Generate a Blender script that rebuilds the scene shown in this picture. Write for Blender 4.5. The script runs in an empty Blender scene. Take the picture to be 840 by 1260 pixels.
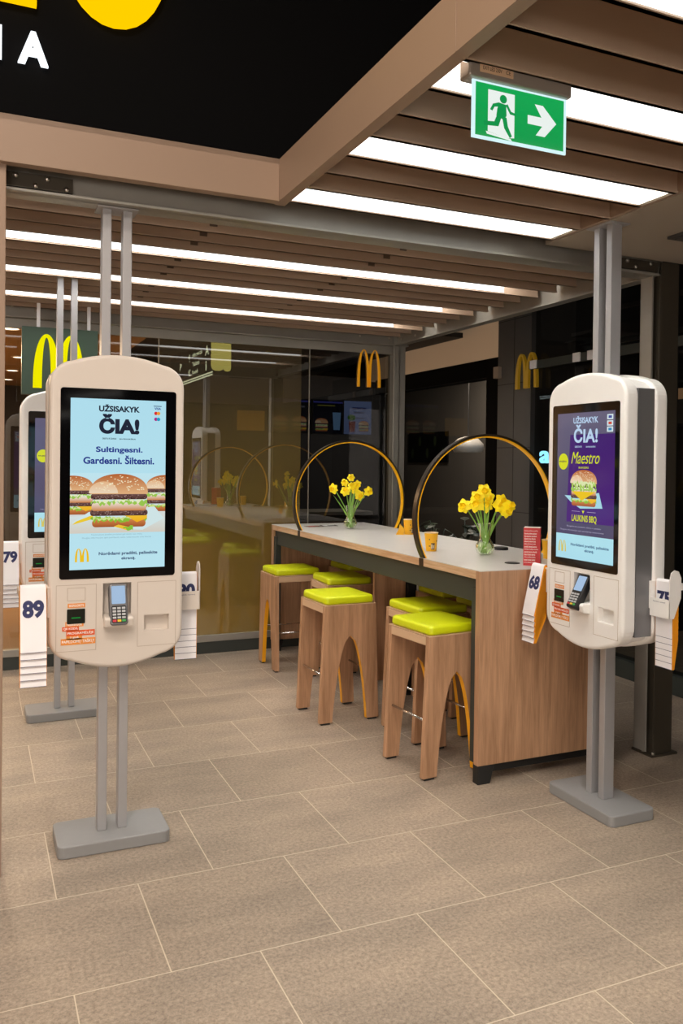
import bpy, bmesh, math, random
from mathutils import Vector, Matrix
random.seed(7)
PI = math.pi
S = bpy.context.scene
C = S.collection
S.view_settings.view_transform = 'Standard'
S.view_settings.look = 'None'
S.view_settings.exposure = 0.0

# ------------------------------------------------------------------ colour / materials
def lin(c):
    if isinstance(c, str):
        c = c.lstrip('#'); c = [int(c[i:i+2], 16)/255 for i in (0, 2, 4)]
    return tuple((v/12.92 if v <= .04045 else ((v+.055)/1.055)**2.4) for v in c)

def newmat(name):
    m = bpy.data.materials.new(name); m.use_nodes = True
    nt = m.node_tree; nt.nodes.clear()
    out = nt.nodes.new('ShaderNodeOutputMaterial')
    return m, nt, out

def N(nt, t, **kw):
    n = nt.nodes.new(t)
    for k, v in kw.items():
        if k in n.inputs: n.inputs[k].default_value = v
        else: setattr(n, k, v)
    return n

def pbr(name, col, rough=.5, metal=0, spec=.5, noise=0, nscale=30, bump=0, emit=None, estr=0, coat=0):
    m, nt, out = newmat(name)
    b = N(nt, 'ShaderNodeBsdfPrincipled')
    c = lin(col)+(1,)
    b.inputs['Base Color'].default_value = c
    b.inputs['Roughness'].default_value = rough
    b.inputs['Metallic'].default_value = metal
    b.inputs['Specular IOR Level'].default_value = spec
    b.inputs['Coat Weight'].default_value = coat
    if emit is not None:
        b.inputs['Emission Color'].default_value = lin(emit)+(1,)
        b.inputs['Emission Strength'].default_value = estr
    if noise or bump:
        tc = N(nt, 'ShaderNodeTexCoord'); nz = N(nt, 'ShaderNodeTexNoise')
        nz.inputs['Scale'].default_value = nscale; nz.inputs['Detail'].default_value = 6
        nt.links.new(tc.outputs['Object'], nz.inputs['Vector'])
        if noise:
            mr = N(nt, 'ShaderNodeMapRange'); mr.inputs['To Min'].default_value = 1-noise; mr.inputs['To Max'].default_value = 1+noise
            nt.links.new(nz.outputs['Fac'], mr.inputs['Value'])
            mx = N(nt, 'ShaderNodeVectorMath', operation='SCALE'); mx.inputs[0].default_value = c[:3]
            nt.links.new(mr.outputs['Result'], mx.inputs['Scale'])
            nt.links.new(mx.outputs[0], b.inputs['Base Color'])
        if bump:
            bp = N(nt, 'ShaderNodeBump'); bp.inputs['Strength'].default_value = bump; bp.inputs['Distance'].default_value = .002
            nt.links.new(nz.outputs['Fac'], bp.inputs['Height']); nt.links.new(bp.outputs['Normal'], b.inputs['Normal'])
    nt.links.new(b.outputs[0], out.inputs[0])
    return m

def emis(name, col, s):
    m, nt, out = newmat(name)
    e = N(nt, 'ShaderNodeEmission'); e.inputs[0].default_value = lin(col)+(1,); e.inputs[1].default_value = s
    nt.links.new(e.outputs[0], out.inputs[0]); return m

def wood(name, c1, c2, horiz=False, rough=.45):
    m, nt, out = newmat(name)
    b = N(nt, 'ShaderNodeBsdfPrincipled'); b.inputs['Roughness'].default_value = rough
    tc = N(nt, 'ShaderNodeTexCoord'); mp = N(nt, 'ShaderNodeMapping')
    mp.inputs['Scale'].default_value = (14, 1.0, 14) if horiz else (13, 13, .8)
    nz = N(nt, 'ShaderNodeTexNoise'); nz.inputs['Scale'].default_value = 2.2; nz.inputs['Detail'].default_value = 8; nz.inputs['Roughness'].default_value = .62; nz.inputs['Distortion'].default_value = .4
    mp2 = N(nt, 'ShaderNodeMapping'); mp2.inputs['Scale'].default_value = (120, 6, 120) if horiz else (120, 120, 5)
    nz2 = N(nt, 'ShaderNodeTexNoise'); nz2.inputs['Scale'].default_value = 1.5; nz2.inputs['Detail'].default_value = 3
    nt.links.new(tc.outputs['Object'], mp.inputs[0]); nt.links.new(mp.outputs[0], nz.inputs['Vector'])
    nt.links.new(tc.outputs['Object'], mp2.inputs[0]); nt.links.new(mp2.outputs[0], nz2.inputs['Vector'])
    ad = N(nt, 'ShaderNodeMath', operation='MULTIPLY_ADD'); ad.inputs[1].default_value = .35
    nt.links.new(nz2.outputs['Fac'], ad.inputs[0]); nt.links.new(nz.outputs['Fac'], ad.inputs[2])
    r = N(nt, 'ShaderNodeValToRGB')
    r.color_ramp.elements[0].position = .5; r.color_ramp.elements[0].color = lin(c2)+(1,)
    r.color_ramp.elements[1].position = .82; r.color_ramp.elements[1].color = lin(c1)+(1,)
    nt.links.new(ad.outputs[0], r.inputs[0]); nt.links.new(r.outputs[0], b.inputs['Base Color'])
    nt.links.new(b.outputs[0], out.inputs[0]); return m

def art_mat(name, strength, base=0.0, rough=.12, spec=.5):
    """printed / displayed artwork: colour stored on the mesh, shown by its own light (screens) or plain print"""
    m, nt, out = newmat(name)
    b = N(nt, 'ShaderNodeBsdfPrincipled'); b.inputs['Roughness'].default_value = rough; b.inputs['Specular IOR Level'].default_value = spec
    a = N(nt, 'ShaderNodeAttribute', attribute_name='Col')
    if base > 0: nt.links.new(a.outputs['Color'], b.inputs['Base Color'])
    else: b.inputs['Base Color'].default_value = (.0, .0, .0, 1)
    if strength > 0:
        nt.links.new(a.outputs['Color'], b.inputs['Emission Color']); b.inputs['Emission Strength'].default_value = strength
    nt.links.new(b.outputs[0], out.inputs[0]); return m

def floor_mat():
    m, nt, out = newmat('stone_tile')
    b = N(nt, 'ShaderNodeBsdfPrincipled'); tc = N(nt, 'ShaderNodeTexCoord')
    mp = N(nt, 'ShaderNodeMapping'); mp.inputs['Location'].default_value = (-.288+60, -2.642+60.5, 0)
    nt.links.new(tc.outputs['Object'], mp.inputs[0])
    br = N(nt, 'ShaderNodeTexBrick'); br.offset = .5; br.offset_frequency = 2; br.squash = 1
    br.inputs['Scale'].default_value = 1; br.inputs['Mortar Size'].default_value = .0022; br.inputs['Mortar Smooth'].default_value = .1
    br.inputs['Bias'].default_value = 0; br.inputs['Brick Width'].default_value = .6; br.inputs['Row Height'].default_value = .605
    br.inputs['Color1'].default_value = (.9, .9, .9, 1); br.inputs['Color2'].default_value = (1.06, 1.06, 1.06, 1); br.inputs['Mortar'].default_value = (1, 1, 1, 1)
    nt.links.new(mp.outputs[0], br.inputs['Vector'])
    def noise(sc, det, rough=.6, stretch=None):
        n = N(nt, 'ShaderNodeTexNoise'); n.inputs['Scale'].default_value = sc; n.inputs['Detail'].default_value = det; n.inputs['Roughness'].default_value = rough
        if stretch:
            q = N(nt, 'ShaderNodeMapping'); q.inputs['Scale'].default_value = stretch
            nt.links.new(tc.outputs['Object'], q.inputs[0]); nt.links.new(q.outputs[0], n.inputs['Vector'])
        else: nt.links.new(tc.outputs['Object'], n.inputs['Vector'])
        return n
    cl = noise(1.4, 5, .6, (1, 2.6, 1)); fine = noise(70, 6, .8); sp = N(nt, 'ShaderNodeTexVoronoi'); sp.inputs['Scale'].default_value = 130
    nt.links.new(tc.outputs['Object'], sp.inputs['Vector'])
    r = N(nt, 'ShaderNodeValToRGB'); r.color_ramp.elements[0].position = .3; r.color_ramp.elements[1].position = .72
    r.color_ramp.elements[0].color = lin('#8c8074')+(1,); r.color_ramp.elements[1].color = lin('#aa9a89')+(1,)
    nt.links.new(cl.outputs['Fac'], r.inputs[0])
    fr = N(nt, 'ShaderNodeMapRange'); fr.inputs['From Min'].default_value = .3; fr.inputs['From Max'].default_value = .7; fr.inputs['To Min'].default_value = .5; fr.inputs['To Max'].default_value = 1.48
    nt.links.new(fine.outputs['Fac'], fr.inputs['Value'])
    s1 = N(nt, 'ShaderNodeVectorMath', operation='SCALE'); nt.links.new(r.outputs[0], s1.inputs[0]); nt.links.new(fr.outputs[0], s1.inputs['Scale'])
    s2 = N(nt, 'ShaderNodeVectorMath', operation='MULTIPLY'); nt.links.new(s1.outputs[0], s2.inputs[0]); nt.links.new(br.outputs['Color'], s2.inputs[1])
    dk = N(nt, 'ShaderNodeMapRange'); dk.inputs['From Min'].default_value = .0; dk.inputs['From Max'].default_value = .28; dk.inputs['To Min'].default_value = .72; dk.inputs['To Max'].default_value = 1
    nt.links.new(sp.outputs['Distance'], dk.inputs['Value'])
    s3 = N(nt, 'ShaderNodeVectorMath', operation='SCALE'); nt.links.new(s2.outputs[0], s3.inputs[0]); nt.links.new(dk.outputs[0], s3.inputs['Scale'])
    mx = N(nt, 'ShaderNodeMix', data_type='RGBA'); mx.inputs['B'].default_value = (0, 0, 0, 1)
    mx.inputs[7].default_value = lin('#c9bda9')+(1,)
    nt.links.new(br.outputs['Fac'], mx.inputs[0]); nt.links.new(s3.outputs[0], mx.inputs[6])
    nt.links.new(mx.outputs[2], b.inputs['Base Color'])
    b.inputs['Roughness'].default_value = .42; b.inputs['Specular IOR Level'].default_value = .38
    bp = N(nt, 'ShaderNodeBump'); bp.inputs['Strength'].default_value = .25; bp.inputs['Distance'].default_value = .002
    nt.links.new(fine.outputs['Fac'], bp.inputs['Height']); nt.links.new(bp.outputs[0], b.inputs['Normal'])
    nt.links.new(b.outputs[0], out.inputs[0]); return m

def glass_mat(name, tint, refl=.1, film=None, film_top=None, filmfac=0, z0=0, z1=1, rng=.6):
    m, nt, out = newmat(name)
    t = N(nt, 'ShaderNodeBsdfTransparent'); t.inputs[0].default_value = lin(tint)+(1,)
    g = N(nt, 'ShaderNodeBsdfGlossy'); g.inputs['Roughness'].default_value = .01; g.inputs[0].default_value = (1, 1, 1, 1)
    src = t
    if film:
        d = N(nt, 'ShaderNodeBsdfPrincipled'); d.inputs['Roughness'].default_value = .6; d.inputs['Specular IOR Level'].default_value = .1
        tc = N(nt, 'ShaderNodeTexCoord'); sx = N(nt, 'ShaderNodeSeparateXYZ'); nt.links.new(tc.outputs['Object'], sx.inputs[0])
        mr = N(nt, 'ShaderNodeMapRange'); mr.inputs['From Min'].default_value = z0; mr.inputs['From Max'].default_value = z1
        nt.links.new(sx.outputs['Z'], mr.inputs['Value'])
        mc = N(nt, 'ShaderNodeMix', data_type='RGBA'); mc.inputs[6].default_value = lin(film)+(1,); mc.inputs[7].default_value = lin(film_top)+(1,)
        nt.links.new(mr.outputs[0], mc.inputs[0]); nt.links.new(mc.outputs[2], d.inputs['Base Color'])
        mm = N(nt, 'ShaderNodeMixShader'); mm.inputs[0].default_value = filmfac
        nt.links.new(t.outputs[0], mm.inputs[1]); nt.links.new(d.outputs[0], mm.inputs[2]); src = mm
    lw = N(nt, 'ShaderNodeLayerWeight'); lw.inputs['Blend'].default_value = .25
    mr2 = N(nt, 'ShaderNodeMapRange'); mr2.inputs['To Min'].default_value = refl; mr2.inputs['To Max'].default_value = min(1, refl+rng)
    nt.links.new(lw.outputs['Fresnel'], mr2.inputs['Value'])
    mx = N(nt, 'ShaderNodeMixShader'); nt.links.new(mr2.outputs[0], mx.inputs[0])
    nt.links.new(src.outputs[0], mx.inputs[1]); nt.links.new(g.outputs[0], mx.inputs[2])
    nt.links.new(mx.outputs[0], out.inputs[0]); return m

M = dict(
    floor=floor_mat(),
    tan=pbr('tan_laminate', '#9a826f', .5, noise=.03, nscale=3),
    slat=pbr('brown_slat', '#b6a08c', .6, noise=.05, nscale=5),
    slot=pbr('brown_slot_liner', '#b6a08c', .7),
    clip=pbr('slat_shadow_brown', '#5f5145', .6),  # brown for the shadow rectangles on the slats
    ceil=pbr('painted_ceiling', '#9b9083', .8),
    steel=pbr('brushed_steel', '#a3a19a', .42, .5, noise=.1, nscale=8),
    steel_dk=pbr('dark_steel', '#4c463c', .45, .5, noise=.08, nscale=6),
    bolt=pbr('bolt_metal', '#c9c5bb', .3, 1),
    pole=pbr('satin_aluminium', '#b0b0b3', .42, .5, noise=.04, nscale=12),
    base=pbr('grey_powder_coat', '#8e8f90', .5, .1, noise=.03, nscale=40),
    white=pbr('white_housing_plastic', '#f1f0ee', .42),
    white_warm=pbr('white_housing_warm_lit', '#d6cdc4', .42),  # white housing with the warm light put into its colour
    seam=pbr('seam_shadow', '#b3a596', .8),
    core=pbr('grey_core', '#87878a', .4, .6),
    bezel=pbr('black_glass', '#050507', .06, spec=.6),
    black=pbr('black_plastic', '#0c0d0f', .5),
    scanner=pbr('scanner_window', '#141a14', .15),
    dock=pbr('recess_plastic', '#bdb6ab', .6),
    term=pbr('terminal_grey', '#77777a', .35, .4),
    termdk=pbr('terminal_black', '#17181b', .4),
    keys=pbr('key_grey', '#b9bcc0', .5),
    tdisp=pbr('terminal_display', '#20242a', .2, emit='#a9c6e6', estr=.85),
    paper=pbr('white_card', '#f1f0f4', .6),
    orange=pbr('orange_card', '#f09a12', .6),
    navy=pbr('navy_print', '#262d5e', .6),
    stick1=pbr('orange_sticker', '#e8933c', .5),
    stick2=pbr('red_orange_sticker', '#de5a22', .5),
    wood=wood('oak_laminate', '#c29876', '#9b7557'),
    woodh=wood('oak_edge', '#dcbb99', '#bd9570', True),
    woodlt=pbr('pale_ply_edge', '#cfae8d', .5),
    lam=pbr('white_stone_laminate', '#cdcbc8', .35, noise=.06, nscale=9),
    frame=pbr('graphite_frame', '#3e4340', .5, .3),
    boot=pbr('black_boot', '#1b1d1e', .5),
    lime=pbr('lime_vinyl', '#ccd80a', .42, noise=.02, nscale=60),
    yedge=pbr('yellow_orange_paint', '#f2ab10', .45),
    chrome=pbr('chrome_rod', '#d6d6d6', .18, 1),
    hoop=pbr('bronze_hoop', '#4a4138', .35, .7),
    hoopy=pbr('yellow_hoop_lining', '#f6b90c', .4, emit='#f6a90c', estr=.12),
    petal=pbr('daffodil_petal', '#fae41a', .5, emit='#fae41a', estr=.15),  # petals and trumpets glow slightly by themselves to look brighter
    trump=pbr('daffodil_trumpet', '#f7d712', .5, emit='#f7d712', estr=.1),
    stem=pbr('green_stem', '#83b348', .5),
    leaf=pbr('leaf_green', '#3f6b2c', .45, noise=.2, nscale=20),
    dleaf=pbr('dark_leaf', '#39452c', .45, noise=.25, nscale=9),
    vase=glass_mat('clear_vase_glass', '#fafcf9', .05),
    water=glass_mat('vase_water', '#eaf6dc', .04, '#b9dd70', '#cbe68e', .16, 0, .08),
    cup=pbr('yellow_paper_cup', '#f3b51a', .5),
    cupin=pbr('cup_inside', '#e9dcc4', .6),
    brown=pbr('brown_print', '#5a4636', .6),
    red=pbr('red_carton', '#c7363b', .5),
    text_w=pbr('white_print', '#f2ece8', .6),
    signblk=pbr('black_fascia', '#040405', .8, spec=.1),
    letter_y=emis('yellow_letter_glow', '#ffc400', 1.15),
    letter_w=emis('white_letter_glow', '#f2f8ff', 1.6),
    strip=emis('strip_diffuser', '#fffaf0', 20.0),
    strip_side=emis('strip_glow', '#fffdf8', 2.2),
    strip_in=emis('strip_diffuser_inner', '#fff8ee', 18.0),
    endw=pbr('white_light_end', '#efeae0', .6),
    exitbox=pbr('exit_housing', '#a59d95', .35, .5),
    exitedge=emis('exit_edge_glow', '#cfeef0', 1.1),
    msign=pbr('dark_green_board', '#3c4f44', .35, noise=.1, nscale=4),
    marc=emis('yellow_emblem', '#f6ee00', .95),
    marc2=pbr('golden_emblem', '#d79a1c', .4, emit='#d08a10', estr=.35),
    marc3=pbr('golden_reflection', '#a98420', .4, emit='#8a6a10', estr=.25),
    flange=pbr('yellow_flange', '#d8d400', .5),
    lamp=emis('pale_green_blade', '#dcdc8e', 2.2),
    dark=pbr('dark_wall', '#17171a', .6, noise=.2, nscale=2),
    dgrey=pbr('dark_grey_wall', '#3c3a38', .7, noise=.1, nscale=2),
    tile=pbr('grey_stone_tile', '#4b4b4c', .5, noise=.12, nscale=5),
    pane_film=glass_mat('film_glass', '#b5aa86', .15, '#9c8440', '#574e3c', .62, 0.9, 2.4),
    pane_dark=glass_mat('dark_glass', '#9a9a98', .08),
    pane_shop=glass_mat('shop_glass', '#b8b8b6', .004, rng=.03),
    pane_clear=glass_mat('clear_pane', '#e8ddcc', .08),
    inner=pbr('mall_ceiling_tan', '#b89b74', .8),
    innerfloor=pbr('mall_floor_tan', '#8c6d49', .4),
    down=emis('downlight_glow', '#fff0d8', 6),
    pend=pbr('pendant_glass', '#c9c2b8', .4, emit='#c9c2b8', estr=.05),
    blue=emis('cyan_letter', '#8fe2ff', 1.3),
    screen_art=art_mat('screen_art', .92),
    print_art=art_mat('printed_art', 0, 1.0, .5),
    dim_art=art_mat('dim_screen_art', .3),
    exit_art=art_mat('exit_art', 1.0),
    way=emis('white_pictogram', '#dff2f6', 3.2),
)

# ------------------------------------------------------------------ mesh builder
class MB:
    def __init__(s): s.bm = bmesh.new()
    def box(s, c, d, rot=None):
        g = bmesh.ops.create_cube(s.bm, size=1.0)['verts']
        m = Matrix.Translation(Vector(c)) @ ((rot or Matrix()).to_4x4()) @ Matrix.Diagonal((d[0], d[1], d[2], 1))
        bmesh.ops.transform(s.bm, matrix=m, verts=g); return s
    def span(s, x0, x1, y0, y1, z0, z1): return s.box(((x0+x1)/2, (y0+y1)/2, (z0+z1)/2), (abs(x1-x0), abs(y1-y0), abs(z1-z0)))
    def prism(s, pts, ax, a, b):
        def P(u, v, w): return {'x': (w, u, v), 'y': (u, w, v), 'z': (u, v, w)}[ax]
        A = [s.bm.verts.new(P(u, v, a)) for u, v in pts]; B = [s.bm.verts.new(P(u, v, b)) for u, v in pts]
        n = len(pts); s.bm.faces.new(A); s.bm.faces.new(B[::-1])
        for i in range(n): s.bm.faces.new((A[i], B[i], B[(i+1) % n], A[(i+1) % n]))
        return s
    def tube(s, pts, r, seg=8, closed=False, cap=True):
        pts = [Vector(p) for p in pts]; rings = []; n = len(pts)
        rr = r if isinstance(r, (list, tuple)) else [r]*n
        ref = None
        for i, p in enumerate(pts):
            if closed: t = (pts[(i+1) % n]-pts[i-1])
            else: t = (pts[min(i+1, n-1)]-pts[max(i-1, 0)])
            t.normalize()
            if ref is None: ref = Vector((0, 0, 1)) if abs(t.z) < .9 else Vector((1, 0, 0))
            u = (ref-t*ref.dot(t)).normalized(); ref = u; v = t.cross(u)
            rings.append([s.bm.verts.new(p+(u*math.cos(2*PI*k/seg)+v*math.sin(2*PI*k/seg))*rr[i]) for k in range(seg)])
        for i in range(n if closed else n-1):
            a, b = rings[i], rings[(i+1) % n]
            for k in range(seg): s.bm.faces.new((a[k], a[(k+1) % seg], b[(k+1) % seg], b[k]))
        if cap and not closed: s.bm.faces.new(rings[0]); s.bm.faces.new(rings[-1][::-1])
        return s
    def lathe(s, prof, seg=24, c=(0, 0, 0), cap0=True, cap1=True, ax=None):
        rings = []
        new = []
        for r, z in prof:
            ring = [s.bm.verts.new((r*math.cos(2*PI*k/seg), r*math.sin(2*PI*k/seg), z)) for k in range(seg)]
            rings.append(ring); new += ring
        for a, b in zip(rings, rings[1:]):
            for k in range(seg): s.bm.faces.new((a[k], a[(k+1) % seg], b[(k+1) % seg], b[k]))
        if cap0: s.bm.faces.new(rings[0])
        if cap1: s.bm.faces.new(rings[-1])
        mt = Matrix.Translation(Vector(c)) @ (ax.to_4x4() if ax is not None else Matrix())
        bmesh.ops.transform(s.bm, matrix=mt, verts=new); return s
    def face(s, pts): s.bm.faces.new([s.bm.verts.new(p) for p in pts]); return s
    def build(s, name, mat, parent=None, smooth=False, bevel=0, bseg=2, xf=None, recalc=True, loc=None, rot=None):
        if recalc: bmesh.ops.recalc_face_normals(s.bm, faces=s.bm.faces)
        if xf is not None: bmesh.ops.transform(s.bm, matrix=xf, verts=s.bm.verts)
        me = bpy.data.meshes.new(name); s.bm.to_mesh(me); s.bm.free()
        o = bpy.data.objects.new(name, me); C.objects.link(o)
        for k in (mat if isinstance(mat, (list, tuple)) else [mat]): me.materials.append(k)
        if parent: o.parent = parent
        if bevel:
            b = o.modifiers.new('bevel', 'BEVEL'); b.width = bevel; b.segments = bseg; b.limit_method = 'ANGLE'; b.angle_limit = .6
        if smooth:
            for p in me.polygons: p.use_smooth = True
        if loc: o.location = loc
        if rot: o.rotation_euler = rot
        return o

class Art:
    """flat picture facing local -y: polygons in (x, z) with a colour each, stacked in thin layers"""
    def __init__(s): s.p = []; s.n = 0; s.clip = None; s.hold = False
    def poly(s, pts, col, col2=None):
        if s.clip:
            for lim, sg in ((s.clip[0], 1), (s.clip[1], -1)):
                o = []
                for i in range(len(pts)):
                    a, b = pts[i-1], pts[i]; ia, ib = (a[0]-lim)*sg >= 0, (b[0]-lim)*sg >= 0
                    if ia != ib: k = (lim-a[0])/(b[0]-a[0]); o.append((lim, a[1]+(b[1]-a[1])*k))
                    if ib: o.append(b)
                pts = o
            if len(pts) < 3: return s
        if not s.hold: s.n += 1
        s.p.append((pts, lin(col), lin(col2) if col2 else None, s.n)); return s
    def rect(s, x0, z0, x1, z1, col, col2=None): return s.poly([(x0, z0), (x1, z0), (x1, z1), (x0, z1)], col, col2)
    def disc(s, x, z, rx, rz, col, n=20, a0=0, a1=2*PI):
        full = abs(a1-a0-2*PI) < 1e-6
        return s.poly([(x+rx*math.cos(a0+(a1-a0)*k/(n if full else n-1)), z+rz*math.sin(a0+(a1-a0)*k/(n if full else n-1))) for k in range(n)], col)
    def build(s, name, mat, parent, y=0, step=.00005, xf=None, back=False):
        bm = bmesh.new(); lay = bm.loops.layers.float_color.new('Col')
        for pts, c, c2, n in s.p:
            zs = [p[1] for p in pts]; z0, z1 = min(zs), max(zs)
            f = bm.faces.new([bm.verts.new((x, y-step*n, z)) for x, z in pts])
            f.normal_update()
            if f.normal.y > 0: f.normal_flip()
            for l in f.loops:
                k = (l.vert.co.z-z0)/max(1e-9, z1-z0)
                cc = c if c2 is None else tuple(c[i]*(1-k)+c2[i]*k for i in range(3))
                l[lay] = cc+(1,)
        if xf is not None: bmesh.ops.transform(bm, matrix=xf, verts=bm.verts)
        me = bpy.data.meshes.new(name); bm.to_mesh(me); bm.free(); me.materials.append(mat)
        o = bpy.data.objects.new(name, me); C.objects.link(o); o.parent = parent
        return o

def text_bm(items, y=0, bold=.0, ext=.0003):
    """items: (string, x0, z0, x1, z1[, shear]) fitted to boxes, all in one mesh lying in the local xz plane and facing -y"""
    bm = bmesh.new()
    for it in items:
        st, x0, z0, x1, z1 = it[:5]; sh = it[5] if len(it) > 5 else 0
        cu = bpy.data.curves.new('t', 'FONT'); cu.body = st; cu.size = 1; cu.offset = it[6] if len(it) > 6 else bold; cu.shear = sh; cu.resolution_u = 8 if x1-x0 > .3 else 4
        ob = bpy.data.objects.new('t', cu); C.objects.link(ob)
        dg = bpy.context.evaluated_depsgraph_get(); me = ob.evaluated_get(dg).to_mesh()
        co = [v.co.copy() for v in me.vertices]
        if co:
            ax0 = min(v.x for v in co); ax1 = max(v.x for v in co); ay0 = min(v.y for v in co); ay1 = max(v.y for v in co)
            vs = [bm.verts.new((x0+(v.x-ax0)/(ax1-ax0)*(x1-x0), y-ext, z0+(v.y-ay0)/(ay1-ay0)*(z1-z0))) for v in co]
            for p in me.polygons:
                try:
                    f = bm.faces.new([vs[i] for i in p.vertices]); f.normal_update()
                    if f.normal.y > 0: f.normal_flip()
                except ValueError: pass
        ob.evaluated_get(dg).to_mesh_clear()
        bpy.data.objects.remove(ob); bpy.data.curves.remove(cu)
    return bm

def text_obj(name, items, mat, parent, y=0, bold=0, xf=None, solid=0):
    bm = text_bm(items, y, bold)
    if solid:
        r = bmesh.ops.extrude_face_region(bm, geom=list(bm.faces))
        bmesh.ops.translate(bm, vec=(0, solid, 0), verts=[v for v in r['geom'] if isinstance(v, bmesh.types.BMVert)])
    if xf is not None: bmesh.ops.transform(bm, matrix=xf, verts=bm.verts)
    me = bpy.data.meshes.new(name); bm.to_mesh(me); bm.free(); me.materials.append(mat)
    o = bpy.data.objects.new(name, me); C.objects.link(o)
    if parent: o.parent = parent
    return o

def tag(o, label, cat, group=None):
    o['label'] = label; o['category'] = cat
    if group: o['group'] = group
    return o
def thing(name, label, cat, loc=(0, 0, 0), rz=0, group=None):
    o = bpy.data.objects.new(name, None); C.objects.link(o); o.empty_display_size = .1
    o.location = loc; o.rotation_euler = (0, 0, rz); return tag(o, label, cat, group)
def struct(o): o['kind'] = 'structure'; return o
def dup(root, loc, rz, label, group=None):
    r = root.copy(); C.objects.link(r); r.location = loc; r.rotation_euler = (0, 0, rz); r['label'] = label
    if group: r['group'] = group
    for ch in list(root.children):
        c = ch.copy(); C.objects.link(c); c.parent = r
        for g in list(ch.children):
            d = g.copy(); C.objects.link(d); d.parent = c
    return r

def boolean_cut(o, cutters):
    bpy.context.view_layer.update()
    for c in cutters:
        md = o.modifiers.new('cut', 'BOOLEAN'); md.operation = 'DIFFERENCE'; md.object = c; md.solver = 'EXACT'
    bpy.context.view_layer.update()
    dg = bpy.context.evaluated_depsgraph_get()
    me = bpy.data.meshes.new_from_object(o.evaluated_get(dg)); o.modifiers.clear()
    old = o.data; o.data = me
    for c in cutters: bpy.data.objects.remove(c)

def arches(w, h, thick):
    """two rounded arches side by side as two outline polygons (x, z), base at z=0"""
    out = []; n = 26
    for sgn in (-1, 1):
        cx = sgn*.24*w
        f = lambda t, a, hh: (cx+a*math.cos(t), hh*max(0, math.sin(t))**.8)
        out.append([f(PI-PI*k/n, .26*w, h) for k in range(n+1)] + [f(PI*k/n, .26*w-thick, h-thick*.42) for k in range(n+1)])
    return out

# ------------------------------------------------------------------ camera (level, slight roll, shifted lens)
F, YAW, PIT, ROL, SHY = 1020.68, -.4155, .0113, .0120, -.0662*757
EYE = Vector((0, 0, 1.65))
def _rot():
    c, s = math.cos, math.sin
    Ry = Matrix(((c(YAW), 0, s(YAW)), (0, 1, 0), (-s(YAW), 0, c(YAW))))
    Rx = Matrix(((1, 0, 0), (0, c(PIT), -s(PIT)), (0, s(PIT), c(PIT))))
    Rz = Matrix(((c(ROL), -s(ROL), 0), (s(ROL), c(ROL), 0), (0, 0, 1)))
    return Rz @ Rx @ Ry @ Matrix(((1, 0, 0), (0, 0, -1), (0, 1, 0)))
RW = _rot()
cam = bpy.data.cameras.new('camera'); co = bpy.data.objects.new('camera', cam); C.objects.link(co)
cam.sensor_fit = 'HORIZONTAL'; cam.sensor_width = 36; cam.lens = F/840*36; cam.shift_y = SHY/840; cam.clip_start = .05; cam.clip_end = 100
mw = Matrix((( RW[0][0], -RW[1][0], -RW[2][0], 0), (RW[0][1], -RW[1][1], -RW[2][1], 0), (RW[0][2], -RW[1][2], -RW[2][2], EYE.z), (0, 0, 0, 1)))
co.matrix_world = mw
S.camera = co

# ================================================================== THE SETTING
struct(MB().face([(-7, -8, 0), (13, -8, 0), (13, 16, 0), (-7, 16, 0)]).build('floor', M['floor']))

# bulkhead: tan fascia round the opening
struct(MB().span(-2.2, 1.215, 3.47, 3.52, 2.795, 2.98).span(-2.2, 1.215, 3.47, 3.62, 2.955, 2.98).build('trim_1', M['tan'], bevel=.002))
struct(MB().span(1.215, 1.262, -2.5, 3.53, 2.795, 2.98).span(1.213, 1.2145, 2.0, 2.003, 2.797, 2.978).build('trim_2', M['tan'], bevel=.002))
struct(MB().span(-.12, .103, 3.50, 3.62, 0, 2.80).build('trim_3', M['tan'], bevel=.003))

# black signage wall above the opening
wf = struct(MB().span(-2.4, 5.2, 3.74, 3.86, 2.99, 5.6).build('wall_front', M['signblk']))
ze = text_obj('sign_letter', [('Z', -.42, 3.535, .262, 4.25)], M['letter_y'], None, 0, .05, solid=.03, xf=Matrix.Translation((0, 3.7, 0)))
tag(ze, 'glowing yellow sign letter cut off at the top left corner', 'sign letter')
ze = text_obj('sign_letter', [('O', .305, 3.522, .775, 4.25)], M['letter_y'], None, 0, .05, solid=.03, xf=Matrix.Translation((0, 3.7, 0)))
tag(ze, 'round glowing yellow sign letter cut off by the top edge', 'sign letter')
ze = text_obj('sign_letter', [('I', .055, 3.295, .088, 3.43)], M['letter_w'], None, 0, .04, solid=.02, xf=Matrix.Translation((0, 3.71, 0)))
tag(ze, 'small glowing white letter stroke at the left edge of the sign wall', 'sign letter')
ze = text_obj('sign_letter', [('A', .150, 3.295, .270, 3.43)], M['letter_w'], None, 0, .04, solid=.02, xf=Matrix.Translation((0, 3.71, 0)))
tag(ze, 'glowing white letter A under the yellow letters on the black sign wall', 'sign letter')

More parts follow.
